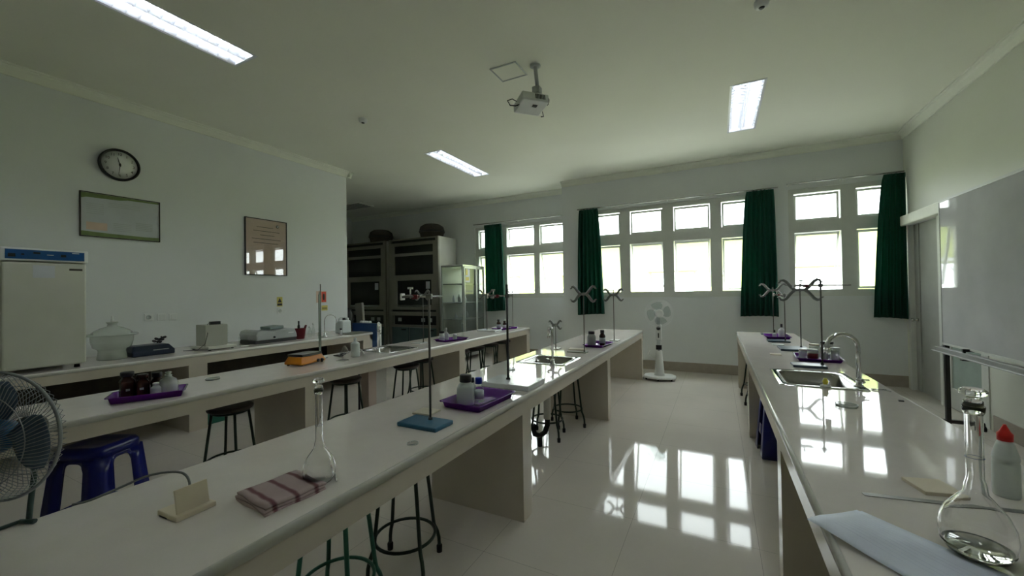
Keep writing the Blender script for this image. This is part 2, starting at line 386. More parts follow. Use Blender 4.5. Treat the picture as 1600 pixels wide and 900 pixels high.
# outside
g = MB().box(-30, 30, 8.8, 40, -.5, -.3).build('outside_ground', GROUND); struct(g)
nb = thing('neighbour_building', 'pale yellow green building seen through the open windows', 'building', (0, 17, -.3))
m = MB(); nh = [(x, x+1.6, z, z+1.2) for x in (-14, -10, -6.2, -2.4, 2.2, 6) for z in (1.3,)]
cells(m, -20, 14, 0, 3.75, nh, lambda m, a, b, c, d: m.box(a, b, 0, .3, c, d)); m.build('facade', BUILD, nb)
MB().prism([(-20.6, -.8), (14.6, -.8), (14.6, 4), (-20.6, 4)], 3.75, 3.95).build('roof', WHITE, nb)
for h in nh: 
    f = MB().box(h[0], h[1], .1, .16, h[2], h[3]); f.build('window', PANE, nb)
    MB().box(h[0]-.1, h[1]+.1, -.35, 0, h[3]+.05, h[3]+.15).build('window_ledge', GREYP, nb)

# ------------------------------------------------------------------ ceiling lights
def ceiling_light(x, y0, y1, label):
    t = thing('ceiling_light', label, 'light', (x, (y0+y1)/2, CH), 0, 'recessed louvred ceiling lights'); L = (y1-y0)/2
    h = MB()
    h.box(-LW, LW, -L, L, .10, .11); h.box(-LW, -LW+.008, -L, L, 0, .1); h.box(LW-.008, LW, -L, L, 0, .1); h.box(-LW, LW, -L, -L+.008, 0, .1); h.box(-LW, LW, L-.008, L, 0, .1)
    h.box(-LW-.015, LW+.015, -L-.015, -L, -.006, 0); h.box(-LW-.015, LW+.015, L, L+.015, -.006, 0); h.box(-LW-.015, -LW, -L, L, -.006, 0); h.box(LW, LW+.015, -L, L, -.006, 0)
    h.build('housing', LWHITE, t)
    for s in (-1, 1):
        MB().tube([(s*.082, -L+.06, .065), (s*.082, L-.06, .065)], .013, 10).build('lamp_tube', TUBE, t)
    lv = MB(); n = 18
    for i in range(1, n):
        yy = -L + 2*L*i/n
        for s in (-1, 1):   # cross fins, V-shaped in section, scooped towards the middle of each channel
            a = .012*s; b = (LW-.01)*s; mid = (a+b)/2
            for dy in (-1, 1):
                lv.loft([[Vector((a, yy, .0)), Vector((a, yy+dy*.016, .05))], [Vector((mid, yy, .022)), Vector((mid, yy+dy*.010, .05))], [Vector((b, yy, .0)), Vector((b, yy+dy*.016, .05))]], close=False, cap0=False, cap1=False, smooth=False)
    lv.build('louvre_fins', LALU, t, solid=.0012)
    sp = MB().prism([(-.002, 0), (.002, 0), (.022, .05), (-.022, .05)], -L+.01, L-.01, Matrix(((1, 0, 0, 0), (0, 0, 1, 0), (0, 1, 0, 0), (0, 0, 0, 1))))
    for s in (-1, 1): sp.quad((s*(LW-.009), -L+.01, 0), (s*(LW-.009), L-.01, 0), (s*(LW-.03), L-.01, .05), (s*(LW-.03), -L+.01, .05))
    sp.build('reflector_spine', LALU, t)
    return t
ll = ['recessed ceiling light farther along the left side, above the fume hoods', 'recessed ceiling light near the windows on the right side', 'large recessed ceiling light with toothed louvre at the upper left', 'assumed ceiling light out of view, added to brighten the near end of the right bench']
for (x, a, b), l in zip(lamps, ll): ceiling_light(x, a, b, l)

# ------------------------------------------------------------------ benches
def bench(name, label, x0, x1, y0, y1, h, panels, sink=None, inset=0, shelf=False):
    t = thing(name, label, 'bench', ((x0+x1)/2, (y0+y1)/2, 0)); ox, oy = (x0+x1)/2, (y0+y1)/2
    a, b, c, d = x0-ox, x1-ox, y0-oy, y1-oy; th = .035; ap = .12
    w = MB(); hs = []
    if sink: hs = [(sink[0]-ox, sink[1]-ox, sink[2]-oy, sink[3]-oy)]
    cells(w, a+.012, b-.012, c+.012, d-.012, hs, lambda m, p, q, r, s: m.box(p, q, r, s, h-th, h)); w.build('worktop', TOP, t)
    e = MB(); k = .012      # rounded nosing strip around the edge
    def strip(p, q, n):
        p, q, n = Vector(p), Vector(q), Vector(n)
        pr = [(0, h), (.005, h-.001), (.010, h-.005), (k, h-.012), (k, h-th), (0, h-th)]
        e.loft([[z + n*u + Vector((0, 0, v)) for u, v in pr] for z in (p, q)])
    strip((a+k, c, 0), (a+k, d, 0), (-1, 0, 0)); strip((b-k, c, 0), (b-k, d, 0), (1, 0, 0)); strip((a+k, d-k, 0), (b-k, d-k, 0), (0, 1, 0)); strip((a+k, c+k, 0), (b-k, c+k, 0), (0, -1, 0))
    e.build('edge_strip', TRIM, t)
    f = MB(); g = .004
    f.box(a+g, a+g+.05, c+g, d-g, h-ap, h-th); f.box(b-g-.05, b-g, c+g, d-g, h-ap, h-th); f.box(a+g, b-g, c+g, c+g+.05, h-ap, h-th); f.box(a+g, b-g, d-g-.05, d-g, h-ap, h-th)
    cells(f, a+.05, b-.05, c+.05, d-.05, hs, lambda m, p, q, r, s: m.box(p, q, r, s, h-ap+.02, h-th))
    f.build('apron', SIDE, t)
    for (p, q) in panels:
        MB().box(a+g+inset, b-g-inset, max(p-oy, c+g), min(q-oy, d-g), 0, h-ap).build('support_panel', SIDE, t)
    return t
CS = (-1.74, -1.27, 3.47, 3.93); BS = (-3.86, -3.38, 3.42, 3.90); RS = (.40, .86, 3.38, 3.98)
bench('laboratory_bench', 'long grey topped middle bench with steel sink, running from the left foreground', -1.90, -1.14, -1.6, 7.08, .82, [(-1.6, -1.47), (.04, .17), (2.34, 2.47), (4.60, 4.73), (6.93, 7.06)], CS)
bench('laboratory_bench', 'long bench with the orange hotplate, between the middle bench and left wall', -3.97, -3.21, -1.6, 6.95, .82, [(-1.6, -1.47), (.04, .17), (2.26, 2.41), (4.60, 4.74), (6.81, 6.94)], BS)
bench('laboratory_bench', 'right hand bench with tall gooseneck tap, below the whiteboard', .26, 1.02, -1.6, 7.30, .82, [(-1.6, -1.47), (.04, .17), (2.36, 2.49), (4.66, 4.79), (6.93, 7.06)], RS)
D0 = -5.22
wb = bench('wall_bench', 'beige bench along the left wall carrying the incubator and lab instruments', XL, D0, -1.6, 4.93, .86, [(-1.6, -1.4), (.0, .2), (2.28, 2.46), (4.73, 4.92)])


MB().box(XL-wb.location.x+.005, XL-wb.location.x+.03, .2-wb.location.y, 2.28-wb.location.y, 0, .74).build('dark_back_sheet', DUCT, wb); MB().box(XL-wb.location.x+.005, XL-wb.location.x+.03, 2.46-wb.location.y, 4.73-wb.location.y, 0, .74).build('dark_back_sheet', DUCT, wb)  # dark brown sheets against the wall between the support panels
# sinks and taps
def sink(box, h, label, drain=(0, 0)):
    x0, x1, y0, y1 = box; cx, cy_ = (x0+x1)/2, (y0+y1)/2; t = thing('sink', label, 'sink', (cx, cy_, h), 0)
    def rr(w, l, r, z, n=6):
        out = []
        for sx, sy, a0 in ((1, 1, 0), (-1, 1, PI/2), (-1, -1, PI), (1, -1, 1.5*PI)):
            for i in range(n): a = a0 + PI/2*i/(n-1); out.append(Vector((sx*(w-r)+r*math.cos(a), sy*(l-r)+r*math.sin(a), z)))
        return out
    W, L = (x1-x0)/2, (y1-y0)/2
    MB().loft([rr(W+.02, L+.02, .03, .001), rr(W+.018, L+.018, .03, .005), rr(W-.02, L-.02, .05, .006), rr(W-.03, L-.03, .06, .001)], cap0=False, cap1=False).build('rim', CHROME, t)
    MB().loft([rr(W-.03, L-.03, .06, .001), rr(W-.04, L-.04, .07, -.10), rr(W-.06, L-.06, .07, -.14), rr(.03, .03, .02, -.145)], cap0=False).build('basin', SINKIN, t, solid=.0015)
    MB().lathe([(.035, -.143), (.03, -.138), (.012, -.138), (.0, -.141)], 16).build('drain', STEEL, t)
    return t
sink(CS, .82, 'stainless steel sink set in the middle bench'); sink(BS, .82, 'stainless steel sink set in the bench with the hotplate'); sink(RS, .82, 'stainless steel sink set in the right hand bench')
def faucet(loc, h, R, dr, drop, label, r=.011, lever=True):
    # swan-neck tap: column of height h, arc radius R towards direction dr, then a short drop
    t = thing('faucet', label, 'faucet', loc); dx, dy = dr
    MB().lathe([(.027, 0), (.027, .012), (.018, .02), (.016, .055), (.013, .06), (.0, .06)], 20).build('base_collar', CHROME, t)
    pts = [(0, 0, .05), (0, 0, h-R-.02)] + [(dx*(R-R*math.cos(a)), dy*(R-R*math.cos(a)), h-R+R*math.sin(a)) for a in [PI*i/14 for i in range(15)]] + [(dx*2*R, dy*2*R, h-R-drop)]
    MB().tube(pts, r, 12).build('spout', CHROME, t)
    e = (dx*2*R, dy*2*R); MB().tube([(e[0], e[1], h-R-drop+.01), (e[0], e[1], h-R-drop-.025)], r*1.3, 12).build('nozzle', CHROME, t)
    if lever:
        k = MB().tube([(0, 0, .04), (-dy*.05-.01*dx, dx*.05, .045)], .009, 10); p = (-dy*.055, dx*.055)
        k.tube([(p[0]-dx*.035, p[1]-dy*.035, .06), (p[0]+dx*.035, p[1]+dy*.035, .06)], .005, 8); k.tube([(p[0], p[1], .035), (p[0], p[1], .07)], .008, 10)
        k.build('cross_handle', CHROME, t)
    return t
faucet((-1.365, 3.445, .82), .355, .033, (-.75, .5), .05, 'slim chrome tap beside the middle bench sink')
faucet((-3.50, 3.385, .82), .345, .05, (-.6, .8), .06, 'upright chrome tap by the hotplate bench sink', r=.014)
faucet((.838, 3.46, .826), .355, .088, (-.98, -.12), .02, 'tall chrome gooseneck tap on the right hand bench', r=.0135)
faucet((-5.437, 4.16, .86), .33, .085, (.72, .69), .03, 'small curved black and chrome tap on the left wall bench', r=.007)
t = thing('drain_pipe', 'white sink drain pipe with dark trap under middle bench', 'pipe', (-1.50, 3.62, 0))
MB().tube([(0, 0, .68), (0, 0, .26)], .035, 14).build('pipe', PIPE, t)
MB().tube([(0, 0, .28), (0, 0, .20), (-.02, -.02, .13), (-.06, -.05, .10), (-.10, -.08, .12), (-.11, -.09, .17), (-.09, -.07, .21)], .026, 12).build('trap', RUBBER, t)
MB().tube([(-.06, -.05, .10), (-.06, -.05, 0)], .024, 12).build('floor_outlet', RUBBER, t)
t = thing('supply_hose', 'red supply hoses standing beside the support panel under middle bench', 'hose', (-1.45, 2.95, 0))
for dx in (0, .05): MB().tube([(dx-.1, 0, 0), (dx-.09, .02, .3), (dx-.12, .05, .7)], .012, 8).build('hose', RED, t)
t = thing('pipe_cover', 'pinkish boxed pipe column beneath the hotplate bench sink', 'pipe cover', (-3.62, 3.43, 0))
MB().box(-.06, .06, -.14, -.02, 0, .70).build('column', PINK, t, bevel=.004)
MB().box(-.05, .05, -.02, .15, 0, .62).build('side_box', PIPE, t, bevel=.004)
MB().tube([(-.0, -.22, 0), (0, -.22, .7)], .012, 8).build('pipe', DROD, t)

# ------------------------------------------------------------------ stools
def make_stool(metal, label, group):
    t = thing('stool', label, 'stool', (0, 0, 0), 0, group)
    MB().lathe([(.0, .575), (.145, .575), (.158, .583), (.162, .597), (.156, .608), (.14, .612), (0, .609)], 32).build('seat', SEAT, t)
    MB().ring((0, 0, .565), .125, .010, n=28).build('seat_ring', metal, t)
    MB().ring((0, 0, .18), .160, .009, n=36).build('foot_ring', metal, t)
    for k in range(4):
        a = PI/4 + k*PI/2; c, s = math.cos(a), math.sin(a)
        l = MB().tube([(c*q, s*q, z) for q, z in ((.125, .572), (.150, .38), (.172, .20), (.178, .165), (.196, .125), (.206, .085), (.209, .02))], .0105, 8).build('leg', metal, t)
        MB().lathe([(.0, 0), (.016, 0), (.017, .035), (.013, .042), (0, .042)], 12, Matrix.Translation((c*.209, s*.209, 0))).build('foot_cap', RUBBER, l)
    return t
s0 = make_stool(DKGREEN, 'dark round stool under the near edge of middle bench, left of its first panel', 'round dark metal stools')
s0.location = (-1.545, 1.675, 0); s0.rotation_euler = (0, 0, math.radians(22))
def gst(x, y, r, l): return dup(s0, (x, y, 0), math.radians(r), l, 'round dark metal stools')
gst(-3.56, 1.84, 30, 'dark stool beneath hotplate bench, nearest the two purple tray bottles')
gst(-3.56, 2.98, 8, 'dark stool beneath the bench, just right of the first support panel')
gst(-3.50, 3.85, 15, 'dark stool beside the pinkish pipe column, the nearer of that pair')
gst(-3.66, 4.33, 0, 'dark stool against the middle support panel of the hotplate bench')
for y, l in ((5.12, 'first dark stool of the far row under the hotplate bench'), (5.58, 'second dark stool of the far row under the hotplate bench'), (6.04, 'third dark stool of the far row under the hotplate bench'), (6.50, 'last dark stool of the far row under the hotplate bench')):
    gst(-3.58, y, 20, l)
gst(-1.60, 3.86, 10, 'dark stool under middle bench just behind the drain pipe')
gst(-1.53, 4.30, 35, 'dark stool under middle bench against its second support panel')
gst(.47, 5.82, 10, 'dark stool under right bench, far side of blue stool')
gst(.48, 6.40, 30, 'farthest dark stool under the right bench')
s1 = make_stool(GREEN, 'green enamel stool cut off by the bottom edge, under middle bench', None); s1.location = (-1.585, 1.27, 0); s1.rotation_euler = (0, 0, math.radians(20))
gs = MB().box(-.10, .10, -.16, .08, 0, .14).build('crate', GREEN, None, bevel=.01); gs.location = (-5.42, 2.63, 0); tag(gs, 'small green crate on the floor behind the hotplate bench', 'crate')

def plastic_stool(loc, rz, label):
    t = thing('plastic_stool', label, 'stool', loc, rz, 'blue plastic stools'); H = .63
    def sq(w, z, r=.05, n=5):
        out = []
        for sx, sy, a0 in ((1, 1, 0), (-1, 1, PI/2), (-1, -1, PI), (1, -1, 1.5*PI)):
            for i in range(n): a = a0+PI/2*i/(n-1); out.append(Vector((sx*(w-r)+r*math.cos(a), sy*(w-r)+r*math.sin(a), z)))
        return out
    MB().loft([sq(.139, H-.06, .04), sq(.137, H-.02, .04), sq(.128, H-.004, .04), sq(.112, H, .04), sq(.09, H-.010, .04), sq(.03, H-.013, .02)], cap0=False).build('seat', BLUE, t, solid=-.004)
    # four side frames with arched openings, tapered outwards to the floor
    for k in range(4):
        R = Matrix.Rotation(k*PI/2, 4, 'Z'); m = MB()
        def P(x, z): 
            w_ = .138 + (H-.05-z)*.085; return R @ Vector((x*w_, -w_, z))
        # outline columns: leg strips left and right of the opening, bridge on top, rail below
        def strip(xa, xb, z0, z1, n=6):
            m.loft([[P(xa, z0+(z1-z0)*i/n), P(xb, z0+(z1-z0)*i/n)] for i in range(n+1)], close=False, cap0=False, cap1=False)
        strip(-1, -.40, .0, H-.05); strip(.40, 1, .0, H-.05); strip(-.40, .40, .17, .25)
        n = 10      # arch
        lo = [P(-.4+.8*i/n, H-.13+.05*math.sqrt(max(0, 1-((i/n-.5)*2)**4))) for i in range(n+1)]; hi = [P(-.4+.8*i/n, H-.05) for i in range(n+1)]
        m.loft([lo, hi], close=False, cap0=False, cap1=False)
        bmesh.ops.remove_doubles(m.bm, verts=m.bm.verts, dist=.0005)
        m.build('side_frame', BLUE, t, solid=.005)
    return t
plastic_stool((-3.36, 1.00, 0), math.radians(27), 'deep blue plastic stool standing behind the near left end of middle bench')
plastic_stool((.50, 4.32, 0), math.radians(4), 'deep blue plastic stool tucked under the right hand bench')

# ------------------------------------------------------------------ curtains on rods
def curtain(label, x0t, x1t, x0b, x1b, y, z0, z1, folds, seed):
    rnd = random.Random(seed); t = thing('curtain', label, 'curtain', ((x0b+x1b)/2, y, z1), 0, 'green window curtains'); cx = (x0b+x1b)/2
    m = MB(); nx, nz = folds*8, 26; ph = [rnd.uniform(-.5, .5) for _ in range(folds+1)]; rows = []
    for j in range(nz+1):
        v = j/nz; row = []; z = -(z1-z0)*v; k = v**.6
        xa = x0t+(x0b-x0t)*k-cx; xb = x1t+(x1b-x1t)*k-cx
        for i in range(nx+1):
            u = i/nx; f = u*folds; q = ph[int(min(f, folds-1e-6))]
            amp = (.024+.026*v)*(1+.5*q)
            row.append(Vector((xa+(xb-xa)*u+.008*math.sin(f*PI*2+q*3)*v, amp*math.sin(2*PI*f+q*v)-.01*math.sin(PI*u), z - (.012*math.sin(3*u+seed) if j == nz else 0))))
        rows.append(row)
    m.loft(rows, close=False, cap0=False, cap1=False); m.build('cloth', CURT, t, solid=.003)
    h = MB().box(x0t-cx, x1t-cx, -.012, .012, -.07, .0); h.build('heading_tape', CURT, t)
    return t
curtain('dark green curtain half hiding the recessed window, behind the glass cabinet', -5.08, -4.60, -5.05, -4.52, YB2-.10, 1.06, 3.16, 5, 1)
curtain('dark green curtain at the left end of the middle window', -2.48, -2.10, -2.56, -2.00, YB-.10, 1.03, 3.15, 6, 2)
curtain('wide dark green curtain at the right end of the middle window', .47, .86, .35, .90, YB-.10, 1.03, 3.15, 7, 3)
curtain('dark green curtain at the right end of the rightmost window, in the corner', 2.25, 2.49, 2.10, 2.49, YB-.10, 1.03, 3.18, 5, 4)
for (a, b, y, z, l) in ((-5.40, -2.95, YB2-.10, 3.20, 'curtain rod over the recessed window'), (-2.52, .92, YB-.10, 3.17, 'long curtain rod over the middle window'), (1.04, 2.48, YB-.10, 3.20, 'curtain rod over the rightmost window')):
    t = thing('curtain_rod', l, 'curtain rod', ((a+b)/2, y, z), 0, 'curtain rods'); L = (b-a)/2
    MB().tube([(-L, 0, 0), (L, 0, 0)], .012, 8).build('rod', STEEL, t)
    for s in (-.96, 0, .96): MB().box(s*L-.01, s*L+.01, -.005, .10, -.012, .012).build('bracket', WFRAME, t)

# ------------------------------------------------------------------ wall objects, left wall
MW = Matrix(((0, 0, 1, 0), (1, 0, 0, 0), (0, 1, 0, 0), (0, 0, 0, 1)))     # local (x right along +Y, y up, z out of wall +X)
t = thing('wall_clock', 'round black rimmed wall clock with white dial', 'clock', (XL, 2.005, 3.04)); R = .182
MB().lathe([(0, .0), (R-.012, 0), (R, .012), (R, .045), (R-.008, .052), (R-.02, .05), (R-.026, .03), (0, .03)], 48, MW).build('case', BLACK, t)
MB().lathe([(0, .031), (R-.026, .031), (R-.026, .034), (0, .034)], 48, MW).build('dial', WHITE, t)
text_mesh('numerals', [(str(k), .122*math.sin(k*PI/6), .122*math.cos(k*PI/6), .042) for k in range(1, 13)], BLACK, t, MW @ Matrix.Translation((0, 0, .0345)), .0005)
def hand(name, ang, L, wd, z):
    RR = MW @ Matrix.Translation((0, 0, z)) @ Matrix.Rotation(-ang, 4, 'Z'); MB().prism([(-wd, -.02), (wd, -.02), (wd*.4, L), (-wd*.4, L)], 0, .002, RR).build(name, BLACK, t)
hand('hour_hand', math.radians(346), .085, .006, .038); hand('minute_hand', math.radians(186), .12, .004, .041)
MB().lathe([(0, .034), (.010, .034), (.010, .046), (0, .046)], 16, MW).build('hub', BLACK, t)
def framed(name, label, cat, y0, y1, z0, z1, fm, back, fw_=.012):
    t = thing(name, label, cat, (XL, (y0+y1)/2, (z0+z1)/2)); W, H = (y1-y0)/2, (z1-z0)/2
    MB().box(0, .012, -W+fw_, W-fw_, -H+fw_, H-fw_).build('sheet', back, t)
    f = MB(); f.box(0, .022, -W, W, H-fw_, H); f.box(0, .022, -W, W, -H, -H+fw_); f.box(0, .022, -W, -W+fw_, -H+fw_, H-fw_); f.box(0, .022, W-fw_, W, -H+fw_, H-fw_); f.build('frame', fm, t)
    return t, W, H
t, W, H = framed('wall_chart', 'wide framed wall chart with green top and bottom bands', 'poster', 1.683, 2.382, 2.186, 2.68, DUCT, CHART, .008)
g = MB().prism([(-W+.01, H-.075), (-W+.01, H-.01), (.0, H-.01), (W-.01, H-.01), (W-.01, H-.03), (.05, H-.035), (-.02, H-.05), (-.3, H-.06)][::-1], .0122, .0135, MW); g.build('green_band', CHGREEN, t)
g = MB().prism([(-W+.01, -H+.01), (-W+.01, -H+.06), (-.1, -H+.05), (.2, -H+.045), (W-.01, -H+.05), (W-.01, -H+.01)], .0122, .0135, MW); g.build('green_band', CHGREEN, t)
g = MB(); g.box(.0122, .013, -.30, -.13, -.17, -.085); g.build('tan_block', CERT, t)
g = MB()
for i in range(6): g.box(.0122, .0128, -.30, -.16, .12-i*.022, .126-i*.022)
for i in range(5): g.box(.0122, .0128, -.08, .08, -.08-i*.02, -.072-i*.02)
for i in range(5): g.box(.0122, .0128, .12, .28, -.05-i*.02, -.04-i*.02)
for i in range(3): g.box(.0122, .0128, -.12, .16, .11+i*.02, .116+i*.02)
g.build('printed_lines', GREYP, t)
t, W, H = framed('framed_certificate', 'glazed brown certificate in a thin dark frame reflecting the windows', 'picture', 3.382, 4.02, 1.815, 2.674, BLACK, CERT, .012)
MB().box(.013, .016, -W+.012, W-.012, -H+.012, H-.012).build('glass', thin_glass('picture_glass', (.97, .97, .97), .02, 2.0), t)
MB().lathe([(0, .0122), (.025, .0122), (.025, .0128), (0, .0128)], 16, MW @ Matrix.Translation((.17, .34, 0))).build('seal', DUCT, t)
g = MB()
for i, (a, b) in enumerate(((-.15, .1), (-.2, .2), (-.1, .12), (-.22, .22), (-.2, .18))): g.box(.0122, .0127, a, b, .30-i*.06, .308-i*.06)
g.build('printed_lines', DUCT, t)
def plate(y, z, label, kind):
    t = thing('wall_socket', label, 'socket', (XL, y, z), 0, 'white wall plates'); MB().box(0, .010, -.042, .042, -.042, .042).build('plate', WHITE, t, bevel=.004)
    if kind: MB().lathe([(.024, .0), (.026, .012), (.020, .013), (.019, .0105), (0, .0105)], 20, MW @ Matrix.Translation((.0, 0, 0))).build('outlet', BLACK if kind == 2 else GREYP, t)
    else: MB().box(.010, .014, -.018, .018, -.028, .028).build('rocker', WHITE, t)
plate(2.271, 1.262, 'left one of three wall plates, the socket above the blue device', 1); plate(2.397, 1.258, 'middle switch of the three wall plates', 0); plate(2.514, 1.252, 'right switch of the three wall plates', 0); plate(3.903, 1.262, 'single wall socket below the yellow warning sticker', 1)
t = thing('warning_sticker', 'yellow warning sticker above the single wall socket', 'sticker', (XL, 3.904, 1.405)); MB().box(0, .002, -.045, .045, -.075, .075).build('sheet', YSIGN, t)
MB().prism([(-.035, -.01), (.035, -.01), (0, .06)], .002, .003, MW).prism([(-.038, -.06), (.038, -.06), (.038, -.025), (-.038, -.025)], .002, .003, MW).build('symbol', CHLOGO, t)
t = thing('fire_extinguisher_sign', 'red and white sign on the left wall behind the stand rod', 'sign', (XL, 4.65, 1.47)); MB().box(0, .003, -.10, .10, -.10, .10).build('plate', CERT, t)
MB().box(.003, .004, .0, .09, -.09, .09).build('red_field', RSIGN, t); MB().lathe([(.0, .004), (.02, .004), (.02, .006), (0, .006)], 12, MW @ Matrix.Translation((.045, 0, 0)), 1, 3).build('symbol', BLACK, t)
t = thing('notice_sticker', 'small yellow sticker below the red sign', 'sticker', (XL, 4.71, 1.275)); MB().box(0, .002, -.06, .06, -.045, .045).build('sheet', YSIGN, t); MB().box(.002, .003, -.05, .05, .0, .008).box(.002, .003, -.05, .05, -.02, -.012).build('text_lines', CHLOGO, t)

# ------------------------------------------------------------------ things on the left wall bench (top .86)
DZ_ = .86
t = thing('incubator', 'tall beige incubator with blue control panel on left wall bench', 'incubator', (-5.62, 1.245, DZ_))
MB().box(-.29, .27, -.25, .25, .03, 1.09).build('body', BEIGE, t, bevel=.01)
MB().box(.272, .32, -.252, .252, .04, .965).build('door', BEIGE, t, bevel=.012)
h = MB().box(-.29, .33, -.262, .262, .975, 1.085).build('head_unit', WHITE, t, bevel=.008)
MB().box(.33, .334, -.235, .235, .99, 1.07).build('control_panel', PANEL, t)
for y, z, a, b in ((-.20, 1.02, .02, .014), (-.14, 1.03, .008, .006), (-.06, 1.045, .02, .008), (.10, 1.03, .016, .012)): MB().box(.334, .340, y-a, y+a, z-b, z+b).build('display' if a > .017 else 'button', BLACK, t)
MB().box(.334, .336, .155, .20, 1.055, 1.062).box(.334, .336, .0, .04, 1.03, 1.036).build('panel_print', WHITE, t)
MB().box(.320, .323, .14, .225, .900, .918).build('name_plate', DUCT, t); MB().box(.320, .3215, -.08, .05, .83, .94).build('paper_note', LABEL, t)
for sx in (-.25, .24):
    for sy in (-.21, .21): MB().lathe([(0, 0), (.022, 0), (.018, .03), (0, .03)], 12, Matrix.Translation((sx, sy, 0))).build('foot', RUBBER, t)
t = thing('desiccator', 'clear glass desiccator bowl with knobbed lid beside the incubator', 'desiccator', (-5.66, 1.79, DZ_), 0)
MB().lathe([(.0, .002), (.115, .002), (.12, .01), (.112, .06), (.108, .09), (.118, .11), (.15, .13), (.165, .19), (.168, .245), (.17, .25), (0, .25)], 40).build('bowl', VAC, t)
MB().lathe([(.0, .25), (.20, .25), (.205, .258), (.20, .268), (.168, .27), (.14, .30), (.09, .33), (.04, .345), (.035, .37), (.048, .385), (.048, .39), (0, .39)], 40).build('lid', VAC, t)
MB().lathe([(0, .39), (.012, .39), (.014, .41), (.008, .43), (.010, .45), (0, .455)], 16).build('stopcock', WHITE, t)
MB().lathe([(0, .115), (.112, .115), (.112, .122), (0, .122)], 32).build('perforated_plate', STEEL, t)
MB().lathe([(0, .012), (.06, .012), (.055, .05), (.03, .06), (0, .062)], 20).build('drying_agent', STOLIVE, t)
t = thing('tabletop_device', 'low dark blue lab device with a coiled cable on top', 'lab device', (-5.72, 2.10, DZ_))
MB().loft([[Vector((x, y, z)) for x, y in ((-.14, -.18), (.15, -.18), (.15, .2), (-.14, .2))] if z < .08 else [Vector((x, y, z)) for x, y in ((-.12, -.15), (.08, -.15), (.08, .17), (-.12, .17))] for z in (0, .05, .11)], smooth=False).build('housing', mat('dark_navy_plastic', (.015, .025, .05), .35), t, bevel=.012)
MB().box(.10, .153, -.0, .14, .055, .062).build('panel', GREYP, t)
MB().tube([(.02*math.cos(a)+.0, .08+.045*math.sin(a)+.01*a/3, .125+.012*math.sin(a*2)+.004*a) for a in [i*.45 for i in range(36)]], .007, 6).build('cable_coil', BLACK, t)
t = thing('analytical_balance', 'analytical balance with boxy acrylic draught shield', 'balance', (-5.55, 2.66, DZ_))
MB().prism([(-.18, -.15), (.20, -.13), (.20, .19), (-.18, .17)], .012, .045, taper=.97).build('base', BEIGE, t, bevel=.006)
MB().box(-.10, .12, -.12, .12, .046, .30).build('draught_shield', ACRYL, t, bevel=.004)
MB().box(-.10, .12, .121, .124, .06, .29).build('glass_door', TGLASS, t)
MB().lathe([(0, .05), (.04, .05), (.04, .056), (0, .056)], 20).build('weighing_pan', STEEL, t)
MB().box(-.02, .03, -.02, .09, .30, .335).build('power_adapter', BLACK, t, bevel=.004)
MB().tube([(.0, -.02, .32), (.06, -.07, .31), (.125, -.10, .2), (.13, -.13, .08), (.05, -.17, .01), (-.1, -.25, .004)], .0035, 6).build('power_cable', BLACK, t)
for sx, sy in ((-.15, -.12), (.17, -.10), (.17, .15), (-.15, .13)): MB().lathe([(0, 0), (.014, 0), (.014, .014), (0, .014)], 10, Matrix.Translation((sx, sy, 0))).build('foot', RUBBER, t)
t = thing('pipette_stand', 'small clear reagent holder beside the balance', 'holder', (-5.45, 2.97, DZ_)); MB().box(-.04, .05, -.05, .05, 0, .008).build('base', WHITE, t); MB().box(-.03, .03, -.04, .04, .008, .12).build('cup', TGLASS, t)
t = thing('spectrophotometer', 'grey bench spectrophotometer with raised sample lid', 'spectrophotometer', (-5.60, 3.40, DZ_))
MB().box(-.20, .16, -.28, .30, 0, .045).build('base', BLACK, t, bevel=.006)
pr = [(-.27, .045), (.30, .045), (.29, .10), (.26, .17), (.02, .165), (-.04, .15), (-.12, .165), (-.2, .18), (-.26, .165), (-.28, .12)]
MB().loft([[Vector((x, p[0], p[1])) for p in pr] for x in (-.22, .18)], smooth=False).build('housing', GREYP, t, bevel=.012)
MB().box(-.20, .04, .0, .20, .165, .205, rot=Matrix.Translation((0, 0, 0)) @ Matrix.Rotation(.05, 4, 'X')).build('sample_lid', mat('lid_greygreen', (.22, .28, .27), .4), t, bevel=.01)
MB().box(.181, .184, .16, .24, .11, .125).build('badge', WHITE, t)
MB().lathe([(0, 0), (.014, 0), (.012, .018), (0, .02)], 16, Matrix.Translation((.18, -.04, .075)) @ Matrix.Rotation(PI/2, 4, 'Y')).build('knob', BLACK, t)
t = thing('tube_basket', 'maroon plastic basket holding upright bottles by the spectrophotometer', 'basket', (-5.5, 3.80, DZ_))
MB().lathe([(0, 0), (.055, 0), (.075, .15), (.078, .155), (.072, .155), (.052, .006), (0, .006)], 20).build('basket', RACK, t)
MB().lathe([(.018, .006), (.018, .19), (.010, .21), (.012, .26), (0, .265)], 12, Matrix.Translation((-.02, -.01, 0))).build('tool_handle', BLACK, t)
MB().tube([(.02, .02, .01), (.05, .06, .20)], .012, 8).tube([(-.01, .03, .01), (.0, .08, .19)], .010, 8).build('brush_handle', RED, t)
for i, (x, y, r, h_, l) in enumerate(((-5.55, 3.99, .035, .15, 'clear conical flask right of maroon basket'), (-5.42, 4.06, .03, .11, 'small clear beaker beside the curved tap'), (-5.62, 4.10, .028, .19, 'tall clear bottle behind the curved tap'))):
    t = thing('glass_vessel', l, 'glassware', (x, y, DZ_), 0, 'glassware by the curved tap')
    MB().lathe([(0, .003), (r, .003), (r, h_*.45), (r*.45, h_*.75), (r*.45, h_*.95), (r*.55, h_)], 20).build('body', TGLASS, t)
    MB().lathe([(0, h_*.97), (r*.5, h_*.97), (r*.5, h_+.015), (0, h_+.02)], 14).build('stopper', WHITE, t)
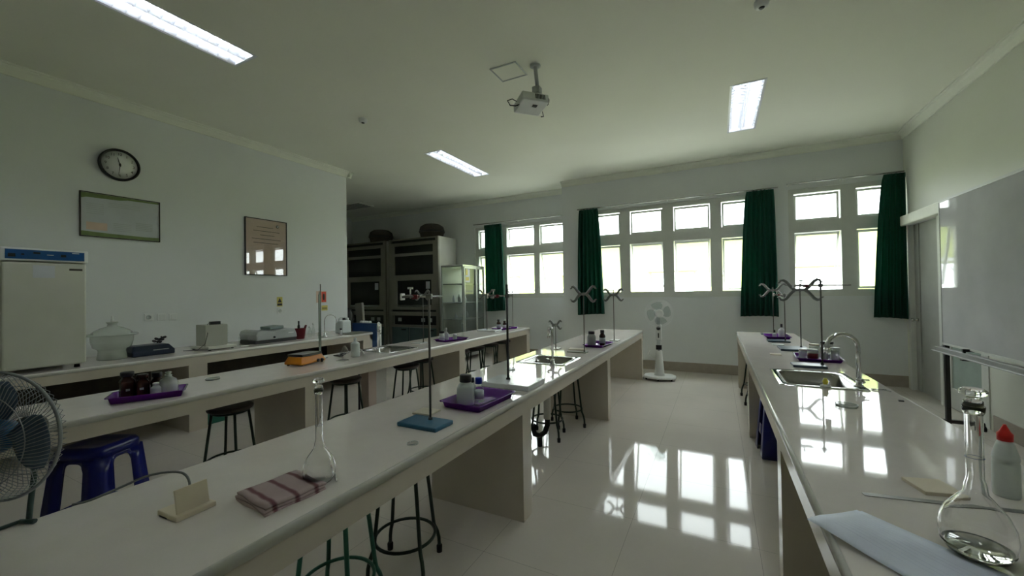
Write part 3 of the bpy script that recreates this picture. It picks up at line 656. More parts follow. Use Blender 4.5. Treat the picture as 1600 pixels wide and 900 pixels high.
t = thing('small_burner', 'small grey stand clutter at the foot of curved tap', 'clutter', (-5.33, 4.08, DZ_)); MB().lathe([(0, 0), (.05, 0), (.05, .012), (.012, .02), (.010, .07), (0, .07)], 20).build('burner', STEEL, t)
t = thing('wash_bottle', 'small black capped vial standing under the curved tap outlet', 'bottle', (-5.31, 4.36, DZ_)); MB().lathe([(0, 0), (.02, 0), (.02, .07), (.01, .085), (0, .085)], 14).build('body', WHITE, t); MB().lathe([(.012, .085), (.018, .087), (.018, .11), (0, .112)], 14).build('cap', BLACK, t)
t = thing('jerrycan', 'translucent white jerrycan at the far end of left wall bench', 'jerrycan', (-5.62, 4.66, DZ_))
MB().prism([(-.07, -.11), (.07, -.11), (.09, -.08), (.09, .08), (.07, .11), (-.07, .11), (-.09, .08), (-.09, -.08)], 0, .21, taper=.93, smooth=False).build('body', HDPE, t, bevel=.02)
MB().tube([(0, -.08, .19), (0, -.08, .24), (0, -.05, .262), (0, .03, .262), (0, .06, .24), (0, .06, .19)], .013, 8).build('handle', HDPE, t)
MB().lathe([(0, .2), (.025, .2), (.025, .245), (0, .25)], 16, Matrix.Translation((0, .085, 0))).build('cap', WHITE, t)
t = thing('spray_bottle', 'white spray bottle behind the jerrycan', 'bottle', (-5.78, 4.84, DZ_)); MB().lathe([(0, 0), (.04, 0), (.04, .13), (.015, .18), (.015, .20), (0, .20)], 16).build('body', HDPE, t); MB().box(-.012, .012, -.05, .03, .20, .24).build('trigger', BLACK, t)
t = thing('green_mat', 'flat green mat lying under the jerrycan end of left wall bench', 'mat', (-5.42, 4.70, DZ_)); MB().box(-.15, .15, -.22, .2, .0, .008).build('sheet', STOLIVE, t)
t.location.x = -5.36
MB
t = thing('storage_box', 'tall slim blue box with white edge beyond the left wall bench', 'box', (-6.00, 5.50, 0))
MB().box(-.34, .345, -.03, .03, 0, .95).build('body', BOXBLUE, t, bevel=.006); MB().box(.345, .40, -.032, .0, 0, .95).build('side_edge', WHITE, t, bevel=.003)
t = thing('crumpled_tissue', 'crumpled white tissues on top of the tall blue box', 'tissue', (-6.02, 5.50, .95)); 
for i in range(5): MB().lathe([(0, 0), (.03, .005), (.034, .025), (.015, .045), (0, .04)], 7, Matrix.Translation((-.11+i*.055, .008*(-1)**i, 0)) @ Matrix.Rotation(i, 4, 'Z'), 1.2).build('tissue_ball', WHITE, t)
t = thing('folded_board', 'tilted dark grey board leaning behind the tall blue box', 'board', (-6.55, 5.95, 0)); MB().box(-.10, .10, -.03, .03, 0, 1.33, rot=Matrix.Rotation(-.10, 4, 'Y')).build('board', HOOD, t, bevel=.01)
t = thing('dark_bundle', 'dark bundled hose hanging beside the tilted grey board', 'hose', (-6.62, 5.62, 0)); MB().lathe([(0, 0), (.1, 0), (.11, .4), (.08, .9), (.11, 1.05), (.06, 1.22), (0, 1.24)], 14).build('bundle', DARK, t)

# ------------------------------------------------------------------ fume hoods, cabinet in the recess
def fume_hood(x0, x1, label, grp='grey fume hoods'):
    y0, y1, H = 7.72, 8.47, 2.90; t = thing('fume_hood', label, 'fume hood', ((x0+x1)/2, (y0+y1)/2, 0), 0, grp); W = (x1-x0)/2; D = (y1-y0)/2
    m = MB(); hs = [(-W+.08, W-.08, 2.80, 2.87), (-W+.20, W-.16, 2.53, 2.72), (-W+.20, W-.16, 1.98, 2.46), (-W+.28, W-.22, 1.22, 1.84), (-W+.08, W-.08, 1.05, 1.10), (-W+.14, W-.08, .72, .95), (-W+.08, W-.08, .08, .66)]
    cells(m, -W, W, 0, H, hs, lambda m, a, b, c, d: m.box(a, b, -D, -D+.05, c, d)); m.build('front_frame', HOOD, t)
    MB().box(-W, W, -D+.05, D, 0, .02).box(-W, W, -D+.05, D, H-.02, H).box(-W, -W+.02, -D+.05, D, .02, H-.02).box(W-.02, W, -D+.05, D, .02, H-.02).box(-W+.02, W-.02, D-.02, D, .02, H-.02).build('carcass', HOODSIDE, t)
    MB().box(-W+.02, W-.02, -D+.06, -D+.5, 1.12, 1.2).build('worktop', DARK, t)
    MB().box(-W+.02, W-.02, -D+.055, -D+.065, 2.75, 2.88).build('top_grille', DARK, t); MB().box(-W+.14, W-.08, -D+.055, -D+.065, .70, .97).build('service_panel', DARK, t); MB().box(-W+.02, W-.02, -D+.055, -D+.065, 1.02, 1.12).build('dark_fascia', DARK, t)
    for i in range(4): pass
    MB().box(-W+.19, W-.15, -D+.03, -D+.045, 2.50, 2.74).build('upper_window', DGLASS, t); MB().box(-W+.19, W-.15, -D+.03, -D+.045, 1.96, 2.48).build('fixed_window', DGLASS, t)
    s = MB().box(-W+.27, W-.21, -D+.025, -D+.04, 1.21, 1.85).build('sash_window', DGLASS, t)
    MB().box(-W+.3, W-.24, -D-.015, -D+.02, 1.18, 1.21).build('sash_handle', STEEL, s)
    MB().box(W-.40, W-.28, -D+.018, -D+.024, 1.62, 1.80).build('notice', LABEL, t)
    for x in (-W+.32, .28, W-.30): MB().box(x-.05, x+.05, -D+.035, -D+.055, .80, .89).build('socket', GREYP, t)
    for a, b in ((-W+.08, -W+.08+(2*W-.16)*.38), (-W+.12+(2*W-.16)*.38, W-.08)):
        dd = MB().box(a, b, -D+.015, -D+.04, .09, .65).build('cupboard_door', CABG, t); MB().box((b-.22), b-.08, -D-.0, -D+.015, .58, .61).build('handle', BLACK, dd)
    return t
fume_hood(-7.58, -5.98, 'fume hood on the right of the pair, beside the glass cabinet'); fume_hood(-9.30, -7.70, 'fume hood on the left, partly hidden behind the wall corner')
for x, l in ((-6.46, 'dark rounded exhaust housing on the right fume hood'), (-8.22, 'dark rounded exhaust housing on the left fume hood')):
    t = thing('exhaust_housing', l, 'exhaust housing', (x, 8.10, 2.9), 0, 'exhaust housings on the fume hoods')
    MB().lathe([(0, 0), (.28, 0), (.30, .12), (.32, .2), (.29, .30), (.20, .36), (.05, .37), (0, .365)], 24).build('drum', DUCT, t)
    MB().lathe([(.325, .15), (.33, .17), (.325, .19)], 24).build('band', BLACK, t)
t = thing('glass_cabinet', 'steel framed glass display cabinet right of the fume hoods', 'cabinet', (-5.28, 7.75, 0)); a, b, c, H = .30, .45, .03, 2.12
m = MB()
for sx in (-a, a-c):
    for sy in (-b, b-c): m.box(sx, sx+c, sy, sy+c, 0, H)
for z in (.08, H-c): 
    m.box(-a+c, a-c, -b, -b+c, z, z+c); m.box(-a+c, a-c, b-c, b, z, z+c); m.box(-a, -a+c, -b+c, b-c, z, z+c); m.box(a-c, a, -b+c, b-c, z, z+c)
m.build('frame', mat('cabinet_frame_steel', (.42, .45, .41), .35, metal=.4), t)
MB().box(-a+.002, a-.002, -b+.002, b-.002, H, H+.01).box(-a+c, a-c, -b+c, b-c, .08, .1).build('top_and_floor_plate', STEEL, t)
MB().box(-a+.004, -a+.008, -b+c, b-c, .11, H-c).build('back_panel', BEIGE, t)
for z in (.50, .90, 1.28, 1.70):
    s = MB().box(-a+c, a-c, -b+c, b-c, z, z+.012).build('shelf', mat('shelf_edge', (.25, .28, .25), .4), t) if z == .5 else MB().box(-a+c, a-c, -b+c, b-c, z, z+.012).build('shelf', bpy.data.materials['shelf_edge'], t)
MB().box(-a+c, a-c, -b+.008, -b+.012, .11, H-c).build('side_glass', TGLASS, t); MB().box(-a+c, a-c, b-.012, b-.008, .11, H-c).build('side_glass', TGLASS, t)
for y0, y1 in ((-b+.03, .08), (.09, b-.03)):
    dd = MB(); cells(dd, y0, y1, .11, H-c, [(y0+.03, y1-.03, .15, H-c-.04)], lambda m, p, q, r, s: m.box(a, a+.018, p, q, r, s)); dd = dd.build('door', bpy.data.materials['cabinet_frame_steel'], t)
    MB().box(a+.006, a+.010, y0+.03, y1-.03, .15, H-c-.04).build('door_glass', TGLASS, dd)
MB().box(a+.011, a+.014, -b+.09, -b+.26, 1.74, 2.04).build('paper_notice', LABEL, t); MB().box(a+.014, a+.016, -b+.09, -b+.22, 1.78, 1.86).box(a+.014, a+.016, -b+.09, -b+.17, 1.90, 2.03).build('yellow_sticker', YSIGN, t)
for i, (x, y, z, h_) in enumerate(((-.1, -.25, 1.292, .16), (-.02, -.12, 1.292, .12), (-.12, .0, 1.292, .18), (-.05, .15, 1.292, .13), (-.1, .28, .912, .15), (-.08, -.2, .912, .12))):
    o = MB().lathe([(0, 0), (.035, 0), (.035, h_*.6), (.015, h_*.8), (.015, h_), (0, h_)], 14).build('stored_flask', HDPE); o.location = (-5.28+x, 7.75+y, z)
    tag(o, ['pale flask at the front of the cabinet middle shelf', 'short pale flask second on the cabinet middle shelf', 'tall pale flask third on the cabinet middle shelf', 'pale flask at the back of the cabinet middle shelf', 'pale flask at the back of the lower cabinet shelf', 'pale flask at the front of the lower cabinet shelf'][i], 'flask', 'flasks stored in the glass cabinet')

# ------------------------------------------------------------------ whiteboard on a stand
t = thing('whiteboard', 'large glossy whiteboard on a rolling stand at the right', 'whiteboard', (2.10, 4.35, 0)); YA, YBd = 1.45, -1.15
MB().box(.0, .02, YBd, YA, .905, 2.375).build('writing_surface', WBOARD, t)
m = MB(); m.box(-.004, .03, YBd-.015, YA+.012, 2.375, 2.40); m.box(-.004, .03, YBd-.015, YA+.012, .885, .905); m.box(-.004, .03, YA, YA+.014, .905, 2.375); m.box(-.004, .03, YBd-.015, YBd, .905, 2.375); m.build('frame', WFRAME, t)
for y in (YA+.03, YBd-.03):
    MB().box(.02, .055, y-.018, y+.018, .05, 1.72).build('upright', DROD, t); MB().box(-.26, .30, y-.02, y+.02, .06, .095).build('foot_beam', DROD, t)
    for x in (-.25, .29): MB().lathe([(0, -.02), (.03, -.02), (.03, .02), (0, .02)], 14, Matrix.Translation((x, y, .03)) @ Matrix.Rotation(PI/2, 4, 'Y')).build('castor', RUBBER, t)
MB().box(-.055, -.004, YBd-.02, YA+.03, .815, .862).box(-.085, -.055, YBd-.02, YA+.03, .815, .824).build('tray_rail', mat('dull_aluminium', (.33, .34, .32), .45, metal=.5), t, bevel=.003)
for y in (.95, -.7): MB().box(-.05, .03, y-.012, y+.012, .875, .90).box(-.045, -.03, y-.012, y+.012, .80, .90).box(-.06, -.0, y-.02, y+.02, .79, .80).build('rail_clip', BLACK, t)

# ------------------------------------------------------------------ ceiling things
t = thing('projector', 'white projector hanging from a ceiling pole', 'projector', (-1.60, 3.69, CH), math.radians(0))
MB().lathe([(0, 0), (.055, 0), (.055, -.012), (.03, -.02), (0, -.02)], 20).build('ceiling_plate', GREYP, t)
MB().tube([(0, 0, -.015), (.015, .01, -.23)], .020, 12).build('pole', GREYP, t)
MB().box(-.03, .05, -.03, .05, -.29, -.22).build('swivel_joint', GREYP, t, bevel=.008)
PR = Matrix.Translation((-.075, .035, -.36)) @ Matrix.Rotation(math.radians(48), 4, 'Z') @ Matrix.Rotation(math.radians(-8), 4, 'X')
MB().box(-.14, .15, -.13, .13, -.045, .045, rot=PR).build('body', WHITE, t, bevel=.012)
MB().lathe([(.0, .0), (.032, 0), (.036, .02), (.028, .022), (.022, .012), (0, .010)], 20, PR @ Matrix.Translation((.15, -.06, .012)) @ Matrix.Rotation(PI/2, 4, 'Y')).build('lens', BLACK, t)
g = MB()
for i in range(7): g.box(-.0+i*.016, .010+i*.016, -.132, -.128, -.02, .03, rot=PR)
g.build('vent_slots', DROD, t)
MB().box(.151, .153, .03, .09, -.02, .02, rot=PR).build('front_vent', BLACK, t); MB().box(-.0, .05, -.06, -.02, -.048, -.044, rot=PR).build('foot', BLACK, t)
MB().tube([PR @ Vector(p) for p in ((-.15, .0, .0), (-.20, .0, .02), (-.25, .01, .0), (-.22, .02, -.04), (-.17, .0, -.05), (-.14, -.03, -.05))], .006, 6).build('cable', BLACK, t)
MB().tube([PR @ Vector(p) for p in ((.14, .10, .04), (.19, .12, .03), (.2, .12, -.04), (.16, .10, -.06))], .005, 6).build('side_cable', BLACK, t)
def ringrect(x0, x1, y0, y1, z0, z1, w): 
    m = MB(); cells(m, x0, x1, y0, y1, [(x0+w, x1-w, y0+w, y1-w)], lambda m, a, b, c, d: m.box(a, b, c, d, z0, z1)); return m
t = thing('ceiling_hatch', 'square access hatch outline in the ceiling beside projector', 'hatch', (-1.89, 3.665, CH)); MB().box(-.13, .13, -.12, .12, -.004, 0).build('panel', CEIL, t); ringrect(-.15, .15, -.14, .14, -.007, 0, .012).build('edge_trim', GREYP, t)
for (x, y, l) in ((-4.085, 3.73, 'round smoke detector left of centre on the ceiling'), (.358, 3.74, 'smoke detector on the ceiling at the top edge')):
    t = thing('smoke_detector', l, 'smoke detector', (x, y, CH), 0, 'ceiling smoke detectors'); MB().lathe([(0, 0), (.055, 0), (.055, -.015), (.048, -.04), (.035, -.05), (0, -.05)], 24).build('base', WHITE, t); MB().lathe([(0, -.05), (.022, -.05), (.018, -.056), (0, -.057)], 16).build('sensor', BLACK, t)
t = thing('ceiling_vent', 'slotted ceiling air grille in the dark recess at left', 'vent', (-8.35, 7.25, CH)); MB().box(-.5, .5, -.25, .25, -.03, 0).build('frame', CEIL, t)
g = MB()
for i in range(5): g.box(-.46, .46, -.22+i*.09, -.18+i*.09, -.034, -.03)
g.build('slots', DARK, t)

# ------------------------------------------------------------------ stands, clamps
def stand(loc, base_box, bh, H, bm_, label, rod=RODM, r=.006, rz=0):
    t = thing('retort_stand', label, 'retort stand', loc, rz, 'retort stands on the benches'); x0, x1, y0, y1 = base_box
    MB().box(x0, x1, y0, y1, 0, bh).build('base', bm_, t, bevel=min(.006, bh*.3))
    MB().lathe([(0, bh), (r*2, bh), (r*1.7, bh+.012), (0, bh+.012)], 12).build('rod_socket', rod, t)
    MB().tube([(0, 0, bh*.5), (0, 0, H)], r, 10).build('rod', rod, t)
    return t
def butterfly(loc, rz, w, h, label, tilt=0):
    # double burette clamp: centre boss and four hooked arms
    t = thing('burette_clamp', label, 'clamp', loc, rz, 'double burette clamps')
    if tilt: t.rotation_euler = (0, tilt, rz)
    MB().box(-w*.18, w*.18, -.012, .012, -.015, .015).build('bridge', CLAMP, t, bevel=.004)
    MB().lathe([(0, -.018), (.011, -.018), (.014, -.006), (.014, .006), (.011, .018), (0, .018)], 14).build('boss', CLAMP, t)
    MB().tube([(0, -.01, 0), (0, -.04, 0)], .005, 8).box(-.014, .014, -.046, -.040, -.004, .004).build('thumb_screw', STEEL, t)
    for sx in (-1, 1):
        for sz in (-1, 1):
            p = [(.12, .0), (.20, .12), (.27, .27), (.33, .41), (.40, .49), (.46, .47), (.49, .38), (.545, .34)]
            MB().tube([(sx*w*a, .0, sz*h*b) for a, b in p], [q*(.75+w*1.6) for q in (.013, .013, .013, .0125, .012, .010, .007, .004)], 8).build('jaw', CLAMP, t)
    return t
def bar_clamp(loc, rz, L, label, back=.05):
    # rod through a boss head, gripping jaws at the far end
    t = thing('jaw_clamp', label, 'clamp', loc, rz, 'jaw clamps on stand rods')
    MB().tube([(-back, 0, 0), (L*.55, 0, 0)], .005, 8).build('clamp_rod', STEEL, t)
    MB().box(-.016, .016, -.016, .014, -.014, .014).build('boss_head', CLAMP, t, bevel=.004)
    MB().box(L*.40, L*.62, -.012, .012, -.014, .010).build('grip_body', RED, t, bevel=.004)
    for s in (-1, 1): MB().tube([(L*.55, s*.006, 0), (L*.72, s*.024, .004), (L*.86, s*.026, .0), (L, s*.010, -.002)], .007, 8).build('jaw', CLAMP, t)
    MB().box(L*.93, L, -.03, .03, -.018, .018).build('jaw_pad', STWHITE, t, bevel=.004)
    MB().tube([(L*.68, 0, -.01), (L*.68, 0, .045)], .004, 6).box(L*.68-.014, L*.68+.014, -.003, .003, .04, .05).build('wing_screw', STEEL, t)
    return t
T = .82
# middle bench
stand((-1.345, 1.655, T), (-.135, .115, -.105, .045), .022, .69, STBLUE, 'near retort stand with flat blue base on the middle bench')
bar_clamp((-1.345, 1.655, T+.665), math.radians(205), .145, 'jaw clamp near the top of the blue based stand', .075)
stand((-1.392, 2.615, T), (-.145, .235, -.15, .14), .035, .74, STWHITE, 'retort stand with thick dark rod on wide white base', DROD, .0085)
bar_clamp((-1.392, 2.615, T+.655), math.radians(207), .15, 'jaw clamp on the thick dark rod above the white base', .04)
stand((-1.318, 4.28, T), (-.19, .03, -.045, .05), .012, .66, STOLIVE, 'retort stand with olive base behind the middle bench sink', r=.0055)
butterfly((-1.318, 4.27, T+.650), math.radians(12), .265, .17, 'double clamp in front of green curtain, on middle bench olive stand')
stand((-1.258, 5.45, T), (-.05, .06, -.06, .10), .012, .69, STOLIVE, 'farthest retort stand on the middle bench', r=.0055)
butterfly((-1.258, 5.44, T+.625), math.radians(8), .255, .16, 'double clamp on the farthest middle bench stand')
stand((-1.72, 4.45, T), (-.05, .05, -.06, .06), .010, .30, STOLIVE, 'short stand with small dark clamp just beyond middle bench tap', DROD, .004)
butterfly((-1.72, 4.44, T+.285), math.radians(35), .15, .10, 'small dark clamp beside the slim middle bench tap')
# hotplate bench
stand((-3.83, 2.885, T), (-.06, .06, -.08, .04), .012, .80, STWHITE, 'tall burette stand behind the orange hotplate', r=.005)
o = MB().lathe([(0, 0), (.009, 0), (.010, .05), (.010, .62), (.006, .64), (.004, .66), (0, .66)], 12).build('burette', mat('greygreen_glass_tube', (.30, .36, .33), .15)); o.location = (-3.83, 2.870, T+.06); tag(o, 'grey burette tube standing upright behind the orange hotplate', 'burette')
stand((-3.60, 4.30, T), (-.14, .03, -.10, .05), .012, .63, STWHITE, 'retort stand with thin white base beyond the hotplate bench sink', r=.0055)
butterfly((-3.60, 4.29, T+.66), math.radians(20), .20, .13, 'small double clamp over the thin white base stand')
stand((-3.63, 6.05, T), (-.15, .22, -.10, .15), .025, .68, STWHITE, 'retort stand on wide white base near the far purple tray', r=.0055)
butterfly((-3.63, 6.04, T+.65), math.radians(20), .28, .15, 'double clamp in front of recessed window curtain')
stand((-3.50, 6.80, T), (-.05, .08, -.06, .05), .010, .70, STWHITE, 'farthest thin retort stand on the hotplate bench', r=.005)
bar_clamp((-3.50, 6.79, T+.69), math.radians(190), .12, 'thin crossbar clamp on the farthest hotplate bench stand', .10)
t = thing('measuring_cylinder', 'clear measuring cylinder right of the white jar tray on hotplate bench', 'glassware', (-3.58, 5.22, T))
MB().lathe([(0, 0), (.035, 0), (.035, .006), (.016, .012), (.016, .20), (.019, .204)], 20).build('body', TGLASS, t); MB().ring((0, 0, .204), .018, .0015, n=20).build('rim', HDPE, t)
# right bench
stand((.728, 6.98, T), (-.16, .05, -.05, .06), .012, .70, STGREY, 'farthest retort stand on the right bench', r=.0055)
stand((.752, 6.04, T), (-.19, .05, -.06, .14), .020, .64, STGREY, 'second farthest stand of the right bench, behind a small tile', r=.0055)
stand((.823, 5.44, T), (-.22, .05, -.25, .06), .022, .73, STGREY, 'third farthest stand on right bench, left of jar tray', r=.006)
stand((.789, 4.25, T), (-.22, .02, -.10, .06), .022, .735, STGREY, 'nearest stand on the right bench, beside the sink', r=.0065)
butterfly((.728, 6.97, T+.655), math.radians(6), .33, .19, 'double clamp on the farthest right bench stand, before the curtain')
bar_clamp((.752, 6.04, T+.60), math.radians(160), .12, 'thin jaw clamp between the two right bench double clamps', .05)
butterfly((.823, 5.43, T+.66), math.radians(8), .40, .23, 'large double clamp below the rightmost window')
bar_clamp((.789, 4.25, T+.70), math.radians(172), .20, 'jaw clamp with long rod end on the nearest right bench stand', .20)

# ------------------------------------------------------------------ trays
def tray(loc, rz, L, Wd, h, label):
    t = thing('tray', label, 'tray', loc, rz, 'purple plastic trays')
    def rr(a, b, r, z, n=5):
        out = []
        for sx, sy, a0 in ((1, 1, 0), (-1, 1, PI/2), (-1, -1, PI), (1, -1, 1.5*PI)):
            for i in range(n): q = a0+PI/2*i/(n-1); out.append(Vector((sx*(a-r)+r*math.cos(q), sy*(b-r)+r*math.sin(q), z)))
        return out
    a, b = L/2, Wd/2
    MB().loft([rr(a*.2, b*.2, .005, .004), rr(a-.022, b-.022, .015, .004), rr(a-.012, b-.012, .02, h-.004), rr(a, b, .02, h), rr(a, b, .02, h-.004), rr(a-.014, b-.014, .02, h-.008), rr(a-.024, b-.024, .016, 0), rr(a*.2, b*.2, .005, 0)], cap0=True, cap1=True).build('tray_body', PURPLE, t)
    return t
def frustum_bottle(name, label, loc, r, h, neck, capr, caph, body, cap, group=None, sq=False, lab=True, sx=1, capname='cap', shoulder=.8):
    t = thing(name, label, 'bottle', loc, 0, group); hb = h-caph
    MB().lathe([(0, 0), (r*.96, 0), (r, .004), (r, hb*shoulder-.01), (r*.95, hb*shoulder), (neck*1.1, hb*.93), (neck, hb*.95), (neck, hb), (0, hb)], 24).build('body', body, t)
    MB().lathe([(0, hb), (capr, hb), (capr, h-.003), (capr-.003, h), (0, h)], 20).build(capname, cap, t)
    if lab:
        MB().lathe([(r+.0006, hb*.18), (r+.0006, hb*.62)], 24).build('label', LABEL, t)
    return t
TZ = T+.004
tray((-1.33, 2.11, T), math.radians(87), .42, .30, .04, 'large purple tray with white and blue capped bottles on middle bench')
t = thing('bottle', 'large white wide bottle with black cap in the near purple tray', 'bottle', (-1.385, 2.045, TZ), math.radians(30))
def rr_(a, b, r, z, n=5):
    out = []
    for sx, sy, a0 in ((1, 1, 0), (-1, 1, PI/2), (-1, -1, PI), (1, -1, 1.5*PI)):
        for i in range(n): q = a0+PI/2*i/(n-1); out.append(Vector((sx*(a-r)+r*math.cos(q), sy*(b-r)+r*math.sin(q), z)))
    return out
MB().loft([rr_(.050, .050, .014, 0), rr_(.052, .052, .016, .006), rr_(.052, .052, .016, .098), rr_(.047, .047, .02, .112), rr_(.036, .036, .034, .122), rr_(.034, .034, .033, .132)]).build('body', HDPE, t)
MB().lathe([(0, .132), (.036, .132), (.038, .135), (.036, .172), (.033, .175), (0, .175)], 24).build('cap', BLACK, t)
MB().box(.0522, .0527, -.04, .045, .02, .10).build('label', LABEL, t)
MB().box(.0527, .0529, -.035, .04, .025, .028).box(.0527, .0529, -.035, .04, .07, .073).box(.0527, .0529, -.03, .03, .085, .088).box(.0527, .0529, -.03, .03, .05, .053).build('label_print', LABINK, t)
frustum_bottle('bottle', 'clear bottle with bright blue cap beside the large white bottle', (-1.335, 2.115, TZ), .030, .148, .018, .0215, .038, TGLASS, BLUEC, sq=True)
frustum_bottle('bottle', 'small dark capped bottle just behind the large white bottle', (-1.40, 2.13, TZ), .028, .14, .018, .020, .03, LABEL, BLACK, lab=False)
tray((-1.325, 4.92, T), math.radians(85), .46, .26, .03, 'purple tray with grey and brown bottles on the far middle bench')
frustum_bottle('bottle', 'grey glass bottle with black cap on far middle bench tray', (-1.40, 4.85, TZ), .052, .18, .038, .040, .035, mat('greyish_bottle', (.30, .33, .32), .15), BLACK, lab=False)
frustum_bottle('bottle', 'brown reagent bottle with black cap on far middle bench tray', (-1.29, 4.95, TZ), .038, .19, .022, .025, .04, BROWN, BLACK)
tray((-3.46, 1.28, T), math.radians(62), .40, .24, .045, 'purple tray with brown reagent bottles on the near hotplate bench')
for (x, y, r, h_, c, l, cc) in ((-3.575, 1.205, .042, .175, BROWN, 'tall brown reagent bottle with flat stopper, nearest in the tray', BLACK), (-3.53, 1.27, .038, .15, BROWN, 'brown bottle with white label touching the tallest brown one', BROWN), (-3.52, 1.345, .034, .15, BROWN, 'brown bottle with flat dark cap behind the small white one', BLACK)):
    t = frustum_bottle('bottle', l, (x, y, TZ), r, h_, r*.6, r*.85, .03, c, cc, 'brown reagent bottles in near tray', lab=False)
    RB = Matrix.Rotation(-.25-.2*(x > -3.54), 4, 'Z'); MB().box(r+.0005, r+.002, -.010, .010, .050, .064, rot=RB).build('label', GREYP, t)
frustum_bottle('bottle', 'small frosted white bottle between the brown and clear bottles', (-3.455, 1.315, TZ), .030, .09, .016, .018, .018, LABEL, WHITE, lab=False)
t = thing('reagent_bottle', 'rounded clear glass bottle with stopper at the tray right end', 'bottle', (-3.455, 1.385, TZ)); MB().lathe([(0, .0), (.050, .0), (.054, .01), (.054, .075), (.045, .10), (.022, .115), (.019, .125), (.023, .132)], 28).build('body', VAC, t); MB().lathe([(0, .12), (.018, .12), (.012, .135), (.02, .15), (0, .158)], 16).build('stopper', VAC, t)
tray((-3.42, 4.70, T), math.radians(78), .46, .26, .03, 'purple tray with small white jars beyond the hotplate bench sink')
frustum_bottle('jar', 'pinkish white jar with black lid in the tray beyond sink', (-3.50, 4.58, TZ), .040, .14, .034, .038, .03, HDPE, BLACK)
frustum_bottle('dropper_bottle', 'white squeeze bottle with nozzle beside the pinkish jar', (-3.54, 4.74, TZ), .036, .17, .010, .012, .05, HDPE, WHITE, lab=False, shoulder=.7)
frustum_bottle('jar', 'small clear jar behind the squeeze bottle in that tray', (-3.43, 4.80, TZ), .030, .08, .026, .028, .015, VAC, WHITE, lab=False)
tray((-3.53, 6.52, T), math.radians(75), .48, .28, .03, 'farthest purple tray on the hotplate bench, with brown bottles')
frustum_bottle('bottle', 'brown bottle with black cap in the farthest hotplate bench tray', (-3.60, 6.42, TZ), .040, .18, .022, .026, .035, BROWN, BLACK)
frustum_bottle('bottle', 'reddish brown bottle second in the farthest hotplate bench tray', (-3.53, 6.52, TZ), .036, .15, .020, .024, .03, BROWN, BLACK)
t = thing('paper_roll', 'white cylinder behind the brown bottles, far end of hotplate bench', 'cylinder', (-3.56, 6.66, TZ)); MB().lathe([(0, 0), (.04, 0), (.04, .17), (.015, .17), (.015, .16), (0, .16)], 20).build('roll', WHITE, t)
tray((.72, 6.60, T), math.radians(0), .30, .46, .03, 'farthest purple tray on the right bench, with white squeeze bottle')
frustum_bottle('dropper_bottle', 'white squeeze bottle with dark tip in farthest right tray', (.79, 6.68, TZ), .042, .18, .011, .014, .05, WHITE, BLACK, lab=False, shoulder=.72)
frustum_bottle('dropper_bottle', 'tiny dark tipped bottle left of the white squeeze bottle', (.70, 6.62, TZ), .026, .10, .009, .011, .04, HDPE, BLACK, lab=False)
tray((.835, 4.70, T), math.radians(-4), .36, .40, .03, 'purple tray crowded with clear jars beyond the right sink')
frustum_bottle('jar', 'clear jar with white lid at the left of crowded tray', (.735, 4.74, TZ), .040, .085, .036, .040, .014, VAC, WHITE, lab=False)
frustum_bottle('jar', 'jar with dark red label at the front of crowded tray', (.79, 4.64, TZ), .042, .10, .038, .042, .015, VAC, HDPE, lab=False)
o = MB().lathe([(.043, .012), (.043, .062)], 24).build('label', RED, bpy.data.objects.get('jar') and [q for q in bpy.data.objects if q.get('label', '').startswith('jar with dark red')][0])
frustum_bottle('jar', 'clear jar with cream lid at the back of crowded tray', (.83, 4.80, TZ), .042, .13, .038, .042, .014, VAC, CREAM, lab=False)
frustum_bottle('jar', 'tall clear jar with wide black lid in crowded tray', (.925, 4.78, TZ), .048, .16, .044, .052, .022, VAC, BLACK, lab=False)
frustum_bottle('jar', 'tall clear measuring jar in the middle of crowded tray', (.88, 4.66, TZ), .034, .13, .030, .032, .01, VAC, HDPE, lab=False)
frustum_bottle('jar', 'clear jar with white lid at the right end of crowded tray', (.965, 4.67, TZ), .036, .12, .032, .036, .012, VAC, WHITE, lab=False)

# ------------------------------------------------------------------ single things
def flask(loc, H, R, nr, label, liquid=0):
    t = thing('volumetric_flask', label, 'flask', loc); w_ = .0022
    o = [(0, .002), (R*.62, .0), (R*.80, R*.12), (R*.97, R*.52), (R, R*.85), (R*.95, R*1.2), (R*.78, R*1.62), (R*.52, R*1.98), (R*.32, R*2.25), (nr*1.25, R*2.55), (nr, R*2.8), (nr, H*.84), (nr*1.22, H*.86), (nr*1.3, H*.895)]
    inn = [(max(0, r-w_), z+(w_ if i < 2 else 0)) for i, (r, z) in enumerate(o)][::-1]; inn[-1] = (0, w_*2)
    MB().lathe(o + inn, 40).build('body', GLASS, t)
    MB().lathe([(0, H*.845), (nr*.95, H*.845), (nr*1.12, H*.90), (nr*1.1, H*.925), (nr*.7, H*.935), (nr*.8, H*.95), (nr*1.5, H*.965), (nr*1.6, H*.985), (nr*1.2, H), (0, H)], 24).build('stopper', GLASS, t)
    MB().ring((0, 0, R*2.8+.05), nr+.0006, .0006, n=24).build('graduation_line', LABINK, t)
    M = Matrix.Translation((0, 0, R*1.15)) @ Matrix.Rotation(math.atan2(-loc[0], loc[1]) - PI + PI, 4, 'Z')
    if liquid:
        z = R*liquid; pts = []
        for r, zz in o:
            if zz < z: pts.append((max(0, r-w_-.0008), zz+w_+.001))
        MB().lathe([(0, w_+.003)] + pts[1:] + [(R*.93, z), (0, z)], 36).build('liquid', LIQ, t)
    return t
flask((-1.30, .968, T), .377, .056, .0125, 'tall stoppered volumetric flask beside the folded towel')
flask((.571, 1.432, T), .42, .070, .0165, 'large stoppered volumetric flask on papers at the right foreground', .35)
